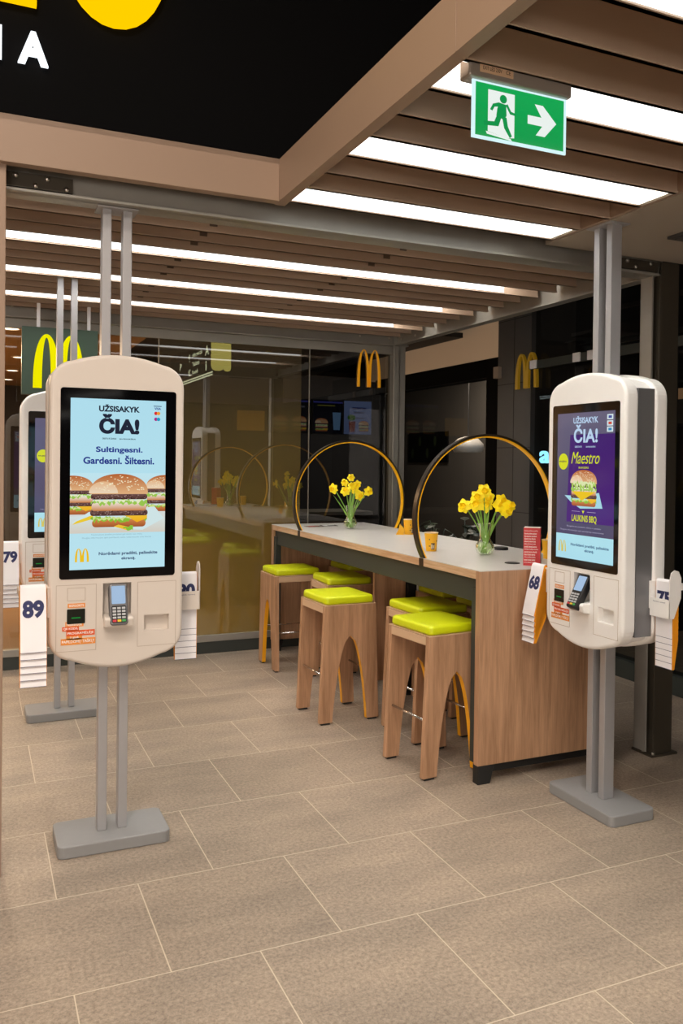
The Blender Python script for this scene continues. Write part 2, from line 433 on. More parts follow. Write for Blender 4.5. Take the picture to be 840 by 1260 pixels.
# slatted ceilings -------------------------------------------------------------
cb = struct(MB().span(-2.2, 3.62, 3.75, 6.98, 2.985, 3.02).build('ceiling', M['slot']))
cb.name = 'ceiling'
P = .2025
def slat(x0, x1, y, parent, z0=2.80, z1=2.965):
    b = MB(); b.span(x0, x1, y-.008, y+.008, z0, z1); b.span(x0, x1, y-.014, y+.008, z0, z0+.008)
    return b.build('slat', M['slat'], parent)
y = 3.92; i = 0
inner_lit = [4.62, 5.43, 6.24]
ys = []
for c0 in inner_lit:
    for k in range(4): ys.append(c0-.1+k*P)
ys = [4.52-P*2, 4.52-P] + ys
for yy in ys:
    if yy < 6.9: slat(-2.0, 3.545, yy, cb)
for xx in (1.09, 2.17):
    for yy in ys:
        if yy < 6.9: MB().span(xx-.02, xx+.02, yy-.0135, yy-.0085, 2.83, 2.915).build('slat_shadow', M['clip'], cb)  # dark rectangles stand in for crossbar shadows on the slats
lab = ['nearest', 'middle', 'farthest']
for k, c0 in enumerate(inner_lit):
    t = thing('ceiling_light', f'{lab[k]} long white light strip between the slats over the bar table', 'ceiling light', (0.6, c0, 2.97), 0, 'light strips over the table')
    MB().span(-2.5, 2.70, -.088, .088, .0, .012).build('frame', M['endw'], t)
    MB().span(-2.49, 2.66, -.084, .084, -.012, -.001).build('diffuser', M['strip_in'], t)
    MB().span(-2.49, 2.66, .085, .0875, -.162, .0).build('glowing_side', M['strip_side'], t)
    MB().span(-2.49, 2.66, -.0875, -.085, -.162, .0).build('glowing_side', M['strip_side'], t)

co2 = struct(MB().span(1.262, 2.72, -2.5, 3.50, 2.966, 2.979).build('ceiling', M['slot']))
co2.name = 'ceiling.001'
outer_lit = [3.37, 2.755, 2.14, 1.525, .91, .295]
for c0 in outer_lit:
    for k in range(3): slat(1.263, 2.70, c0-.1-k*.205, co2)
slat(1.263, 2.70, 3.475, co2)
MB().span(2.70, 2.72, -2.5, 3.50, 2.805, 2.966).build('end_board', M['tan'], co2)
olab = ['just above the front steel beam', 'second from the front steel beam', 'behind the exit sign', 'running off the top right corner', 'above the camera', 'farthest from the steel beam']
for k, c0 in enumerate(outer_lit):
    t = thing('ceiling_light', 'bright white recessed ceiling light strip ' + olab[k], 'ceiling light', (1.98, c0, 2.953), 0, 'light strips in front of the table area')
    MB().span(-.715, .715, -.088, .088, 0, .012).build('frame', M['endw'], t)
    MB().span(-.71, .69, -.084, .084, -.012, -.001).build('diffuser', M['strip'], t)
    MB().span(-.71, .69, .085, .0875, -.150, .0).build('glowing_side', M['strip_side'], t)
    MB().span(-.71, .69, -.0875, -.085, -.150, .0).build('glowing_side', M['strip_side'], t)
    MB().span(.69, .715, -.088, .088, -.152, 0).build('end_panel', M['endw'], t)
cs = struct(MB().span(2.72, 5.6, -2.5, 3.56, 2.80, 2.86).build('ceiling', M['ceil']))
cs.name = 'ceiling.002'
tag(MB().span(3.165, 3.6, 2.86, 3.165, 2.785, 2.80).span(3.19, 3.57, 2.89, 3.14, 2.78, 2.786).build('ceiling_vent', M['dgrey'], bevel=.002), 'dark square vent hatch in the plain ceiling at the right edge', 'vent')

# steel portal frame -----------------------------------------------------------
def channel(x0, x1, y0, y1, z0, z1, along, name):
    b = MB(); t = .012
    if along == 'x':
        b.span(x0, x1, y0+.03, y0+.03+t, z0, z1); b.span(x0, x1, y0, y1, z0, z0+t); b.span(x0, x1, y0, y1, z1-t, z1)
    else:
        b.span(x0+.03, x0+.03+t, y0, y1, z0, z1); b.span(x0, x1, y0, y1, z0, z0+t); b.span(x0, x1, y0, y1, z1-t, z1)
    return struct(b.build(name, M['steel'], bevel=.002))
def bolts(parent, pts, axis):
    for p in pts:
        b = MB(); R_ = Matrix.Rotation(PI/2, 3, 'X') if axis == 'y' else Matrix.Rotation(-PI/2, 3, 'Y')
        b.lathe([(.011, 0), (.011, .006), (.008, .010), (.001, .012)], 10, p, ax=R_)
        b.build('bolt', M['bolt'], parent, smooth=True)
bf = channel(-.12, 3.58, 3.58, 3.70, 2.722, 2.905, 'x', 'trim_4')
pl = MB().span(.105, .36, 3.592, 3.608, 2.742, 2.80).build('splice_plate', M['steel_dk'], bf)
bolts(bf, [(.14, 3.59, 2.785), (.215, 3.59, 2.752), (.26, 3.59, 2.785), (.335, 3.59, 2.752)], 'y')
pl = MB().span(3.17, 3.53, 3.592, 3.608, 2.745, 2.80).build('splice_plate', M['steel_dk'], bf)
bolts(bf, [(3.20, 3.59, 2.76), (3.30, 3.59, 2.785), (3.36, 3.59, 2.757), (3.47, 3.59, 2.785)], 'y')
bb = channel(-.3, 3.70, 6.86, 6.98, 2.735, 2.925, 'x', 'trim_5')
bolts(bb, [(.25, 6.88, 2.82), (.33, 6.88, 2.86), (.42, 6.88, 2.80), (3.1, 6.88, 2.86), (3.2, 6.88, 2.80), (3.4, 6.88, 2.86), (3.5, 6.88, 2.80)], 'y')
bs = channel(3.55, 3.63, 3.70, 6.90, 2.735, 2.89, 'y', 'trim_6')
bolts(bs, [(3.57, 6.4, 2.84), (3.57, 6.5, 2.78), (3.57, 6.65, 2.84), (3.57, 6.75, 2.78), (3.57, 3.86, 2.80)], 'x')
struct(MB().span(.1, 3.6, 6.93, 6.97, 2.66, 2.735).build('trim_7', M['steel'], bevel=.003))
def hcol(cx, cy, w, d, z1, name, m):
    b = MB(); t = .012
    b.span(cx-w/2, cx+w/2, cy-d/2, cy-d/2+t, 0, z1); b.span(cx-w/2, cx+w/2, cy+d/2-t, cy+d/2, 0, z1); b.span(cx-t/2, cx+t/2, cy-d/2, cy+d/2, 0, z1)
    return struct(b.build(name, m, bevel=.002))
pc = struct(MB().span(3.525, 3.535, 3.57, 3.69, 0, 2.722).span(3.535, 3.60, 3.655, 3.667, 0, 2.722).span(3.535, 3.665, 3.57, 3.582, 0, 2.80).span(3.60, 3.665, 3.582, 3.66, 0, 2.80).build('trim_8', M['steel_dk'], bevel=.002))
MB().span(3.50, 3.69, 3.55, 3.71, 0, .012).build('foot_plate', M['steel_dk'], pc)
bolts(pc, [(3.51, 3.63, .02), (3.515, 3.56, .02)], 'y')
hcol(3.605, 6.92, .12, .12, 2.93, 'trim_9', M['steel'])
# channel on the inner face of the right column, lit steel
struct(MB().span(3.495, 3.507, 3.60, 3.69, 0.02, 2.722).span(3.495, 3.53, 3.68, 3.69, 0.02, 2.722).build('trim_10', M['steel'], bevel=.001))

# back glazing -----------------------------------------------------------------
struct(MB().span(.0, 3.56, 6.92, 6.99, 0, .10).build('baseboard_back', M['frame'], bevel=.003))
struct(MB().span(.0, 3.56, 6.915, 6.985, .10, .155).build('trim_11', M['steel'], bevel=.003))
w1 = struct(MB().face([(.02, 6.945, .155), (1.388, 6.945, .155), (1.388, 6.945, 2.66), (.02, 6.945, 2.66)]).build('window_1', M['pane_clear']))
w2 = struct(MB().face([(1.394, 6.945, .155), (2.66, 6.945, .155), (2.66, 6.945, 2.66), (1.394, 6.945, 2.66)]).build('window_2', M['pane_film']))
w3 = struct(MB().face([(2.742, 6.945, .155), (3.545, 6.945, .155), (3.545, 6.945, 2.66), (2.742, 6.945, 2.66)]).build('window_3', M['pane_dark']))
w4 = struct(MB().face([(2.66, 6.945, .155), (2.736, 6.945, .155), (2.736, 6.945, 2.66), (2.66, 6.945, 2.66)]).build('window_4', M['pane_dark']))
for xx, w_ in ((1.391, w1), (2.739, w3)):
    MB().span(xx-.003, xx+.003, 6.942, 6.956, .155, 2.66).build('glass_joint', M['steel'], w_)

# room behind the glazing ------------------------------------------------------
struct(MB().span(-2.5, 1.6, 7.2, 15.5, 2.9, 2.95).build('ceiling_1', M['inner'])).name = 'ceiling.003'
struct(MB().span(-2.5, 1.6, 7.1, 15.4, .002, .012).build('trim_12', M['innerfloor']))
struct(MB().span(-2.5, 10.6, 15.4, 15.6, 0, 4).build('wall_back', M['dgrey']))
struct(MB().span(1.6, 1.72, 9.9, 15.4, 0, 3.0).build('wall_inner', M['dark']))
struct(MB().span(1.6, 4.5, 7.2, 12.2, 2.92, 2.97).build('ceiling_2', M['dark'])).name = 'ceiling.004'
struct(MB().span(1.72, 6.1, 12.1, 12.25, 0, 3.0).build('wall_kitchen', M['dark']))
dl = [(.49, 10.99), (.47, 12.7), (.455, 14.2), (.30, 8.6), (-.5, 10.5), (-.5, 12.5), (-.5, 8.6)]
dpr = ['fourth from the glass', 'third from the back wall', 'nearest the back wall', 'nearest the glass', 'left row, middle', 'left row, far end', 'left row, near end']
for (xx, yy), lb in zip(dl, dpr):
    t = thing('downlight', 'round warm ceiling downlight in the corridor behind the glass, ' + lb, 'ceiling light', (xx, yy, 2.9), 0, 'downlights in the corridor behind the glass')
    MB().lathe([(.10, 0), (.10, -.008), (.08, -.012), (.08, -.002)], 20, cap0=False, cap1=False).build('trim_ring', M['endw'], t, smooth=True)
    MB().lathe([(.08, -.004), (.078, -.006)], 20).build('lens', M['down'], t)

# side and rear of the mall (seen in reflections and from a step aside)
struct(MB().span(-7, 13, -8.1, -8, 0, 5.6).build('wall_rear', M['dgrey']))
struct(MB().span(-7.1, -7, -8, 16, 0, 5.6).build('wall_left', M['dgrey']))
struct(MB().span(-7, 13, -8, 3.74, 5.6, 5.7).build('ceiling_3', M['dark'])).name = 'ceiling.005'
struct(MB().span(-7, -2.2, 3.6, 3.75, 0, 5.6).build('wall_side', M['tan']))
struct(MB().span(-2.5, -2.4, 3.75, 15.4, 0, 3.1).build('wall_corridor', M['inner']))

# right-hand storefront at X = 4.6 ---------------------------------------------
X0 = 4.6
struct(MB().span(X0, X0+.5, 6.2, 6.72, 0, 4.2).build('wall_right', M['tile']))
b = MB()
for zz in (.6, 1.2, 1.8, 2.4, 3.0): b.span(X0-.002, X0+.003, 6.2, 6.72, zz, zz+.006)
b.span(X0-.002, X0+.003, 6.455, 6.46, 0, 3.6); struct(b.build('trim_13', M['dark']))
struct(MB().span(X0, X0+.18, 6.72, 6.92, 0, 2.68).span(X0, X0+.18, 6.92, 9.4, 2.50, 2.68).build('trim_14', M['signblk'], bevel=.004))
struct(MB().span(X0, X0+.3, 6.72, 9.6, 2.68, 3.25).build('trim_15', pbr('soffit_tan_lit', '#c2ab90', .7, emit='#8f7a62', estr=.35)))  # own glow stands in for downlight falling on the soffit
tag(MB().span(X0-.012, X0, 7.55, 7.80, 2.99, 3.02).build('soffit_vent', M['dgrey']), 'small dark vent slot in the tan soffit above the dark doorway', 'vent')
struct(MB().face([(X0+.06, 6.92, .1), (X0+.06, 9.4, .1), (X0+.06, 9.4, 2.5), (X0+.06, 6.92, 2.5)]).build('window_5', M['pane_shop']))
struct(MB().span(X0, X0+.14, 3.0, 6.2, 0, .14).span(X0, X0+.14, 6.92, 9.4, 0, .1).build('baseboard_right', M['frame'], bevel=.004))
struct(MB().face([(X0+.05, 3.0, .14), (X0+.05, 6.2, .14), (X0+.05, 6.2, 4.2), (X0+.05, 3.0, 4.2)]).build('window_6', M['pane_shop']))
struct(MB().span(X0+.03, X0+.08, 4.55, 4.58, .14, 4.2).build('trim_16', M['frame']))
struct(MB().span(10.5, 10.6, 3, 15.4, 0, 4.4).build('wall_far', M['dark']))
struct(MB().span(4.7, 10.5, 3.0, 15.4, 4.2, 4.3).build('ceiling_4', M['dark'])).name = 'ceiling.006'
struct(MB().span(5.1, 10.5, 6.2, 6.4, 0, 4.2).build('wall_divider', M['dark']))
struct(MB().span(6.9, 7.1, 6.5, 15.0, 0, 4.0).build('wall_cafe', pbr('cafe_grey', '#6a645d', .8)))

# ================================================================== THINGS
# ---- order kiosks
def outline(w=.275, r=.10, zt=2.055, zb=.815, crown=.032, crownb=.04, inset=0):
    w -= inset; zt -= inset; zb += inset
    pts = []
    def arc(cx, cz, a0, a1, n=8):
        for k in range(n+1):
            a = a0+(a1-a0)*k/n; pts.append((cx+r*math.cos(a), cz+r*math.sin(a)))
    arc(w-r, zt-r, 0, PI/2-.12)
    for k in range(1, 10):
        u = 1-2*k/10; x = u*(w-r*.9); pts.append((x, zt+crown*(1-u*u)+.0))
    arc(-(w-r), zt-r, PI/2+.12, PI)
    arc(-(w-r), zb+r, PI, 1.5*PI-.14)
    for k in range(1, 10):
        u = -1+2*k/10; x = u*(w-r*.9); pts.append((x, zb-crownb*(1-u*u)))
    arc(w-r, zb+r, 1.5*PI+.14, 2*PI)
    return pts
def rrect(x0, z0, x1, z1, r, n=5):
    p = []
    for cx, cz, a in ((x1-r, z1-r, 0), (x0+r, z1-r, PI/2), (x0+r, z0+r, PI), (x1-r, z0+r, 1.5*PI)):
        for k in range(n+1): p.append((cx+r*math.cos(a+PI/2*k/n), cz+r*math.sin(a+PI/2*k/n)))
    return p

def wavy(x0, x1, z, h, amp, n=26, seed=1):
    rg = random.Random(seed)
    top = [(x0+(x1-x0)*k/n, z+h+amp*(rg.random()-.5)) for k in range(n+1)]
    bot = [(x1-(x1-x0)*k/n, z+amp*1.4*(rg.random()-.5)) for k in range(n+1)]
    return bot[::-1][::-1] + top[::1] if False else top+bot
def burger(a, cx, cz, s, seed=3, tall=1):
    """layered burger drawn flat; s is the half width, cz the bottom"""
    rg = random.Random(seed)
    def lay(x, z0, z1, c, c2, r=.3):
        h = z1-z0; a.poly(rrect(cx-s*x, cz+s*z0, cx+s*x, cz+s*z1, s*h*r), c, c2)
    def wav(x, z, h, c, amp, sd): a.poly(wavy(cx-s*x, cx+s*x, cz+s*z, s*h, s*amp, 30, sd), c)
    lay(.93, 0, .28, '#a3532a', '#d98a4c', .45)
    wav(.98, .22, .12, '#8fc23c', .12, seed); wav(.9, .28, .06, '#d5e690', .1, seed+1)
    a.poly([(cx-s*.05, cz+s*.46), (cx+s*.97, cz+s*.46), (cx+s*.98, cz+s*.30), (cx+s*.62, cz+s*.16), (cx+s*.3, cz+s*.36)], '#f5b21c', '#f9c93a')
    lay(1.0, .40, .62, '#4f3430', '#7a5750', .45)
    a.n += 1; a.hold = True
    for k in range(70): a.disc(cx+s*(rg.random()*1.9-.95), cz+s*(.43+.16*rg.random()), s*.025, s*.016, rg.choice(['#8d6d66', '#3a2422', '#a58b84']), 6)
    a.hold = False
    lay(.95, .58, .86, '#cf8347', '#f1e2cf', .35)
    wav(.98, .82, .13, '#9dcb52', .14, seed+2); wav(.85, .9, .07, '#e9efc6', .12, seed+3)
    lay(.98, .98, 1.18, '#4a2f2b', '#785650', .45)
    a.n += 1; a.hold = True
    for k in range(70): a.disc(cx+s*(rg.random()*1.86-.93), cz+s*(1.0+.15*rg.random()), s*.025, s*.016, rg.choice(['#8d6d66', '#3a2422', '#a58b84']), 6)
    a.hold = False
    n = 28; top = [(cx+s*1.0*math.cos(PI*k/n), cz+s*(1.17+.72*math.sin(PI*k/n)**.75)) for k in range(n+1)]
    a.poly(top, '#e6b583', '#b9622e')
    a.poly([(cx+s*(-.55+.5*math.cos(PI*k/14)), cz+s*(1.2+.42*math.sin(PI*k/14))) for k in range(15)], '#f2dcc0', '#e9b98a')
    a.n += 1; a.hold = True
    for k in range(60):
        t = rg.random()*PI; q = .35+.6*rg.random()
        a.disc(cx+s*.9*q*math.cos(t), cz+s*(1.27+.6*q*math.sin(t)), s*.032, s*.018, '#f8e9c4', 6)
    a.hold = False

def advert_blue(root, scr, y, xf):
    a = Art(); a.clip = (-.195, .195); a.rect(-.195, 1.192, .195, 1.90, '#bfeaf6', '#b4e4f4')
    a.rect(-.195, 1.342, .195, 1.592, '#e3dcd2', '#c4ecf7')
    a.poly([(-.195, 1.342), (.195, 1.342), (.195, 1.40), (.0, 1.43), (-.195, 1.41)], '#d9d2c6', '#d9eef0')
    burger(a, -.185, 1.42, .085, 11); burger(a, .195, 1.43, .082, 17)
    a.poly([(-.19, 1.385), (-.10, 1.41), (-.09, 1.365), (.1, 1.352), (.19, 1.40), (.15, 1.45), (-.12, 1.43)], '#d6ecee')
    a.poly([(-.185, 1.378), (-.1, 1.402), (-.105, 1.418), (-.17, 1.392)], '#f2cf36')
    burger(a, .003, 1.366, .118, 5)
    a.poly([(-.02, 1.368), (.035, 1.352), (.04, 1.366), (.0, 1.376)], '#f4c638'); a.poly(wavy(.02, .06, 1.355, .014, .01, 8, 4), '#8cc63c')
    a.rect(.142, 1.876, .176, 1.879, '#232a66')
    a.disc(.152, 1.847, .0075, .0075, '#e0262a'); a.disc(.163, 1.847, .0075, .0075, '#f2a03a')
    a.disc(.152, 1.822, .0075, .0075, '#b0288f'); a.disc(.163, 1.822, .0075, .0075, '#1fa0c8')
    for p in arches(.056, .056, .009): a.poly([(x-.146, z+1.224) for x, z in p], '#f3c61e')
    a.build('advert_picture', M['screen_art'], scr, y, xf=xf)
    text_obj('advert_text', [('UŽSISAKYK', -.083, 1.847, .084, 1.878, 0, .04), ('ČIA!', -.082, 1.755, .083, 1.838, 0, .055), ('GREITAI IR SKANIAI', -.069, 1.732, -.012, 1.739), ('SAVARANKIŠKAI', .0, 1.732, .067, 1.739)], emis('dark_text', '#262a3c', .9), scr, y-.004, .02, xf)
    bt = emis('blue_text', '#27348b', .95)
    for it in (('Sultingesni.', -.094, 1.672, .097, 1.702), ('Gardesni. Šiltesni.', -.144, 1.629, .146, 1.666), ('VISA', .145, 1.862, .173, 1.872)): text_obj('advert_headline', [it], bt, scr, y-.004, .03, xf)
    text_obj('advert_prompt', [('Norėdami pradėti, palieskite', -.079, 1.246, .163, 1.264), ('ekraną.', .013, 1.226, .071, 1.241)], emis('navy_text', '#1f2f63', .9), scr, y-.004, .025, xf)
    text_obj('advert_small_print', [('Nuotraukose pateikti produktai gali skirtis nuo realių', -.109, 1.331, .097, 1.339), ('Daugiau informacijos apie pasiūlymą rasite restoranuose arba kasose', -.146, 1.318, .136, 1.327)], emis('faint_text', '#8fb2bd', .9), scr, y-.004, 0, xf)

def advert_purple(root, scr, y, xf, hz='#565070'):
    a = Art(); a.rect(-.195, 1.192, .21, 1.90, '#4a4464', '#625d78')  # greyish ground has the haze reflected on the screen painted in
    a.poly([(-.12, 1.372), (.21, 1.372), (.21, 1.795), (-.10, 1.795)], '#4b1c78', '#401a6c')
    a.rect(-.195, 1.192, .21, 1.312, '#aee3f2', '#b2e6f2')
    for z, c in ((1.872, '#3a4a9e'), (1.843, '#d0432c'), (1.815, '#2a87ba')):
        a.rect(.157, z-.012, .197, z+.012, '#d5e6ec'); a.rect(.166, z-.006, .188, z+.006, c)
    a.disc(-.148, 1.665, .036, .040, '#d7dd1a', 26)
    a.poly([(-.135, 1.50), (-.09, 1.47), (-.02, 1.44), (.135, 1.448), (.11, 1.52), (.0, 1.50)], '#a9dcea')
    burger(a, .003, 1.452, .092, 23)
    a.poly(wavy(-.082, .09, 1.542, .022, .028, 24, 9), '#a9cf5a'); a.poly(wavy(-.07, .08, 1.556, .012, .022, 20, 12), '#dfe9b0')
    a.poly([(-.08, 1.522), (.09, 1.522), (.05, 1.505), (-.01, 1.478)], '#f2c91c')
    a.rect(-.08, 1.425, -.02, 1.4265, '#c9b9d8'); a.rect(.03, 1.425, .09, 1.4265, '#c9b9d8')
    a.poly([(-.006, 1.431), (.012, 1.431), (.003, 1.416)], '#d7dd1a')
    for p in arches(.056, .056, .009): a.poly([(x-.146, z+1.224) for x, z in p], '#d9c860')
    a.build('advert_picture', M['screen_art'], scr, y, xf=xf)
    text_obj('advert_text', [('UŽSISAKYK', -.073, 1.848, .102, 1.884, 0, .03), ('ČIA!', -.068, 1.755, .10, 1.842, 0, .03), ('GREITAI IR', -.06, 1.732, -.01, 1.741), ('SAVARANKIŠKAI', .02, 1.732, .085, 1.741)], emis('pale_blue_text', '#bcd4ee', .95), scr, y-.004, .02, xf)
    text_obj('advert_headline', [('Maestro', -.085, 1.655, .115, 1.712, .35, .0), ('BURGERS', -.03, 1.632, .04, 1.641), ('LAUKINIS BBQ', -.075, 1.372, .10, 1.409, 0, .02)], emis('lime_text', '#d7dd1a', .95), scr, y-.004, .01, xf)
    text_obj('advert_badge', [('NAUJIENA', -.176, 1.659, -.12, 1.670)], emis('badge_text', '#3a2a50', .9), scr, y-.004, .02, xf)
    text_obj('advert_prompt', [('Norėdami pradėti, palieskite', -.08, 1.254, .185, 1.272), ('ekraną.', .02, 1.232, .085, 1.249)], emis('navy_text2', '#1f3f73', .9), scr, y-.004, .02, xf)
    text_obj('advert_small_print', [('Burgeris su jautiena, sūriu ir padažu', -.11, 1.347, .13, 1.356), ('Daugiau informacijos apie pasiūlymą restoranuose', -.16, 1.328, .15, 1.337)], emis('faint_text2', '#b7b2cc', .9), scr, y-.004, 0, xf)

ROT180 = Matrix.Rotation(PI, 4, 'Z')
def kiosk(name, label, loc, rz, plastic, advert, ztop, dark_term, flange):
    t = thing(name, label, 'order kiosk', loc, rz, 'self-order kiosks')
    MB().prism(rrect(-.2325, -.1325, .2325, .1325, .03), 'z', 0, .052).build('base_plate', M['base'], t, bevel=.005)
    for x in (-.043, .043):
        MB().span(x-.019, x+.019, -.031, .031, .052, ztop).build('pole', M['pole'], t, bevel=.003)
    MB().span(-.085, .085, -.06, .06, ztop-.006, ztop).build('ceiling_flange', flange, t, bevel=.001)
    MB().prism(outline(inset=.012), 'y', -.05, .05).build('bridge_housing', plastic, t)
    for sg in (-1, 1): MB().span(sg*.255, sg*.268, -.0475, .0475, .87, 2.0).build('side_strip', M['core'], t)
    for q, xf in ((0, Matrix()), (1, ROT180)):
        hs = MB().prism(outline(), 'y', -.125, -.048).build('housing', plastic)
        b = hs.modifiers.new('bevel', 'BEVEL'); b.width = .016; b.segments = 4; b.limit_method = 'ANGLE'; b.angle_limit = .9
        dg = bpy.context.evaluated_depsgraph_get(); me = bpy.data.meshes.new_from_object(hs.evaluated_get(dg)); hs.modifiers.clear(); hs.data = me
        c1 = MB().span(-.060, .056, -.2, -.078, .985, 1.131).build('c1', M['dock'])
        c2 = MB().span(.111, .216, -.2, -.095, .921, .988).build('c2', M['dock'])
        c3 = MB().prism(rrect(-.2345, 1.1535, .2395, 1.942, .012), 'y', -.2, -.119).build('c3', M['dock'])
        boolean_cut(hs, [c1, c2, c3])
        for p in hs.data.polygons: p.use_smooth = False
        hs.parent = t
        if q: hs.data.transform(xf)
        sc = MB().prism(rrect(-.234, 1.154, .239, 1.9415, .012), 'y', -.1265, -.118).build('screen', M['bezel'], t, xf=xf)
        advert(t, sc, -.1268, xf)
        # small door on the left with scanner and stickers, printer door on the right
        for (x0, z0, x1, z1) in ((-.246, .856, -.086, 1.131), (.082, .856, .246, 1.131), (-.202, 1.064, -.13, 1.118)):
            d = MB()
            for (a0, b0, a1, b1) in ((x0, z0, x1, z0+.002), (x0, z1-.002, x1, z1), (x0, z0, x0+.002, z1), (x1-.002, z0, x1, z1)):
                d.span(a0, a1, -.1256, -.1245, b0, b1)
            d.build('door_seam', M['seam'], t, xf=xf)
        MB().prism(rrect(-.203, .970, -.131, 1.031, .004), 'y', -.1275, -.1245).build('scanner_window', M['scanner'], t, xf=xf)
        tx = emis('scan_glow', '#2fae4a', .5)
        MB().span(-.185, -.150, -.128, -.1276, .992, .997).build('scanner_light', tx, t, xf=xf)
        for (x0, z0, x1, z1) in ((-.2, 1.036, -.131, 1.054), (-.209, .958, -.137, .979), (-.205, .905, -.142, .922), (-.226, .884, -.089, .910)):
            MB().span(x0, x1, -.1262, -.1248, z0, z1).build('sticker', M['stick1'], t, xf=xf)
        for (x0, z0, x1, z1) in ((-.221, .941, -.155, .959), (-.205, .920, -.092, .943)): MB().span(x0, x1, -.1266, -.1248, z0, z1).build('sticker', M['stick2'], t, xf=xf)
        text_obj('sticker_text', [('SKENUOKITE', -.195, 1.040, -.136, 1.050), ('Nuskenuok', -.204, .962, -.142, .975), ('QR KODĄ', -.216, .944, -.16, .956), ('PROGRAMĖLĖJE', -.2, .924, -.097, .939), ('ir gauk', -.19, .908, -.155, .919), ('PAPILDOMŲ TAŠKŲ!', -.222, .888, -.094, .906)], M['text_w'], t, -.1266, .02, xf)
        # cradle and card terminal
        MB().prism([(-.1255, .945), (-.165, .952), (-.172, .985), (-.165, .995), (-.08, 1.0), (-.08, .985), (-.1255, .985)], 'x', -.058, .060).build('terminal_cradle', plastic, t, xf=xf, bevel=.005)
        tl = Matrix.Translation((0, -.150, 1.038)) @ Matrix.Rotation(.42 if not dark_term else .55, 4, 'X')*1 @ Matrix.Translation((0, 0, 0))
        tl = xf @ Matrix.Translation((0, -.137, 1.042)) @ Matrix.Rotation(-.30 if not dark_term else -.5, 4, 'X') 
        tm = MB().prism(rrect(-.037, -.088, .037, .085, .014), 'y', -.018, .02).build('card_terminal', M['termdk'] if dark_term else M['term'], t, xf=tl, bevel=.006, bseg=3)
        MB().prism(rrect(-.028, .0, .028, .075, .004), 'y', -.0195, -.017).build('terminal_display', M['tdisp'], tm, xf=tl)
        MB().prism(rrect(-.03, -.078, .03, -.008, .006), 'y', -.0195, -.017).build('keypad', M['termdk'], tm, xf=tl)
        kk = MB()
        for r_ in range(4):
            for c_ in range(3): kk.box((-.019+.019*c_, -.0205, -.018-.013*r_), (.014, .003, .008))
        kk.build('key', M['keys'], tm, xf=tl)
        for c_, col in enumerate(('#c83240', '#e7c02c', '#3f9c50')):
            MB().box((-.019+.019*c_, -.0205, -.070), (.015, .003, .009)).build('colour_key', pbr('key_'+str(c_), col, .5), tm, xf=tl)
        # holder for the table numbers on the left of each face
        hb = MB()
        if q:
            hb.span(-.392, -.275, -.035, -.031, .97, 1.054)
            hb.prism([(-.031, .97), (-.031, 1.14), (-.04, 1.175), (-.06, 1.187), (-.085, 1.18), (-.10, 1.15), (-.10, 1.06), (-.06, .97)], 'x', -.392, -.388)
        hb.span(-.39, -.27, -.122, -.068, 1.117, 1.124); hb.span(-.39, -.3875, -.125, -.035, 1.095, 1.125)
        hb.span(-.279, -.262, -.12, -.033, 1.0, 1.125)
        hb.build('number_holder', plastic, t, xf=xf, bevel=.0015)
        if q: text_obj('holder_print', [('Pasiimk numerį', -.036, 1.035, .036, 1.043)], M['navy'], t, 0, 0, xf @ Matrix.Translation((-.332, -.0305, 0)) @ ROT180)
    return t

KL = ((.55, 3.685, 0), 0.0); KR = ((2.78, 3.155, 0), -PI/2); KB = ((.532, 5.60, 0), 0.0)
kiosk('order_kiosk', 'white double-sided order kiosk in front, coloured warm-lit, with a pale blue burger screen', *KL, M['white_warm'], advert_blue, 2.722, False, M['pole'])
kiosk('order_kiosk', 'white double-sided order kiosk right of the bar table, purple burger screen', *KR, M['white'], advert_purple, 2.80, True, M['pole'])
kiosk('order_kiosk', 'white order kiosk mostly hidden behind the front one', *KB, M['white'], advert_purple, 2.84, False, M['flange'])

# ---- number tents: each card is a thing
def make_tent(num, label, group, lean):
    t = thing('number_tent', label, 'table number', (0, 0, 0), 0, group)
    n = 6; r = .014
    ridge = [(-r*math.cos(a), r*math.sin(a)-r) for a in [PI*.06+(PI*.9)*k/n for k in range(n+1)]]
    pr = [(-lean, -.262)] + ridge + [(.008-(.022-.008)*0 if lean > .05 else .024, -.13), (-lean+.014, -.262)]
    b = MB(); w = .049
    for (y0, z0), (y1, z1) in zip(pr, pr[1:]): b.face([(-w, y0, z0), (w, y0, z0), (w, y1, z1), (-w, y1, z1)])
    b.build('card', M['paper'], t, recalc=False)
    cy = -lean*.3
    MB().prism([(cy+(y-cy)*.94, z*.985-.003) for y, z in pr], 'x', -.0505, .0505).build('lining', M['orange'], t)
    (y0, z0), (y1, z1) = pr[0], pr[1]
    ang = math.atan2(y1-y0, z1-z0); L_ = (z1-z0)/math.cos(ang)
    leaf = Matrix.Translation((0, y0-.0008, z0)) @ Matrix.Rotation(-ang, 4, 'X')
    MB().span(-.049, .049, -.0006, .0, 0, .0016).build('edge_shadow', M['navy'], t, xf=leaf)  # dark strip stands for the shadow between stacked cards
    MB().span(-.049, .049, 0, .0012, 0, .0016).build('edge_shadow', M['navy'], t, xf=Matrix.Translation((0, -lean+.015, -.262)))
    if num:
        text_obj('number', [(num, -.041, L_-(.122 if lean > .05 else .105), .041, L_-(.050 if lean > .05 else .042))], M['navy'], t, 0, .05, leaf)
    return t
ordn = ['second from top', 'third from top', 'fourth from top', 'second lowest', 'lowest']
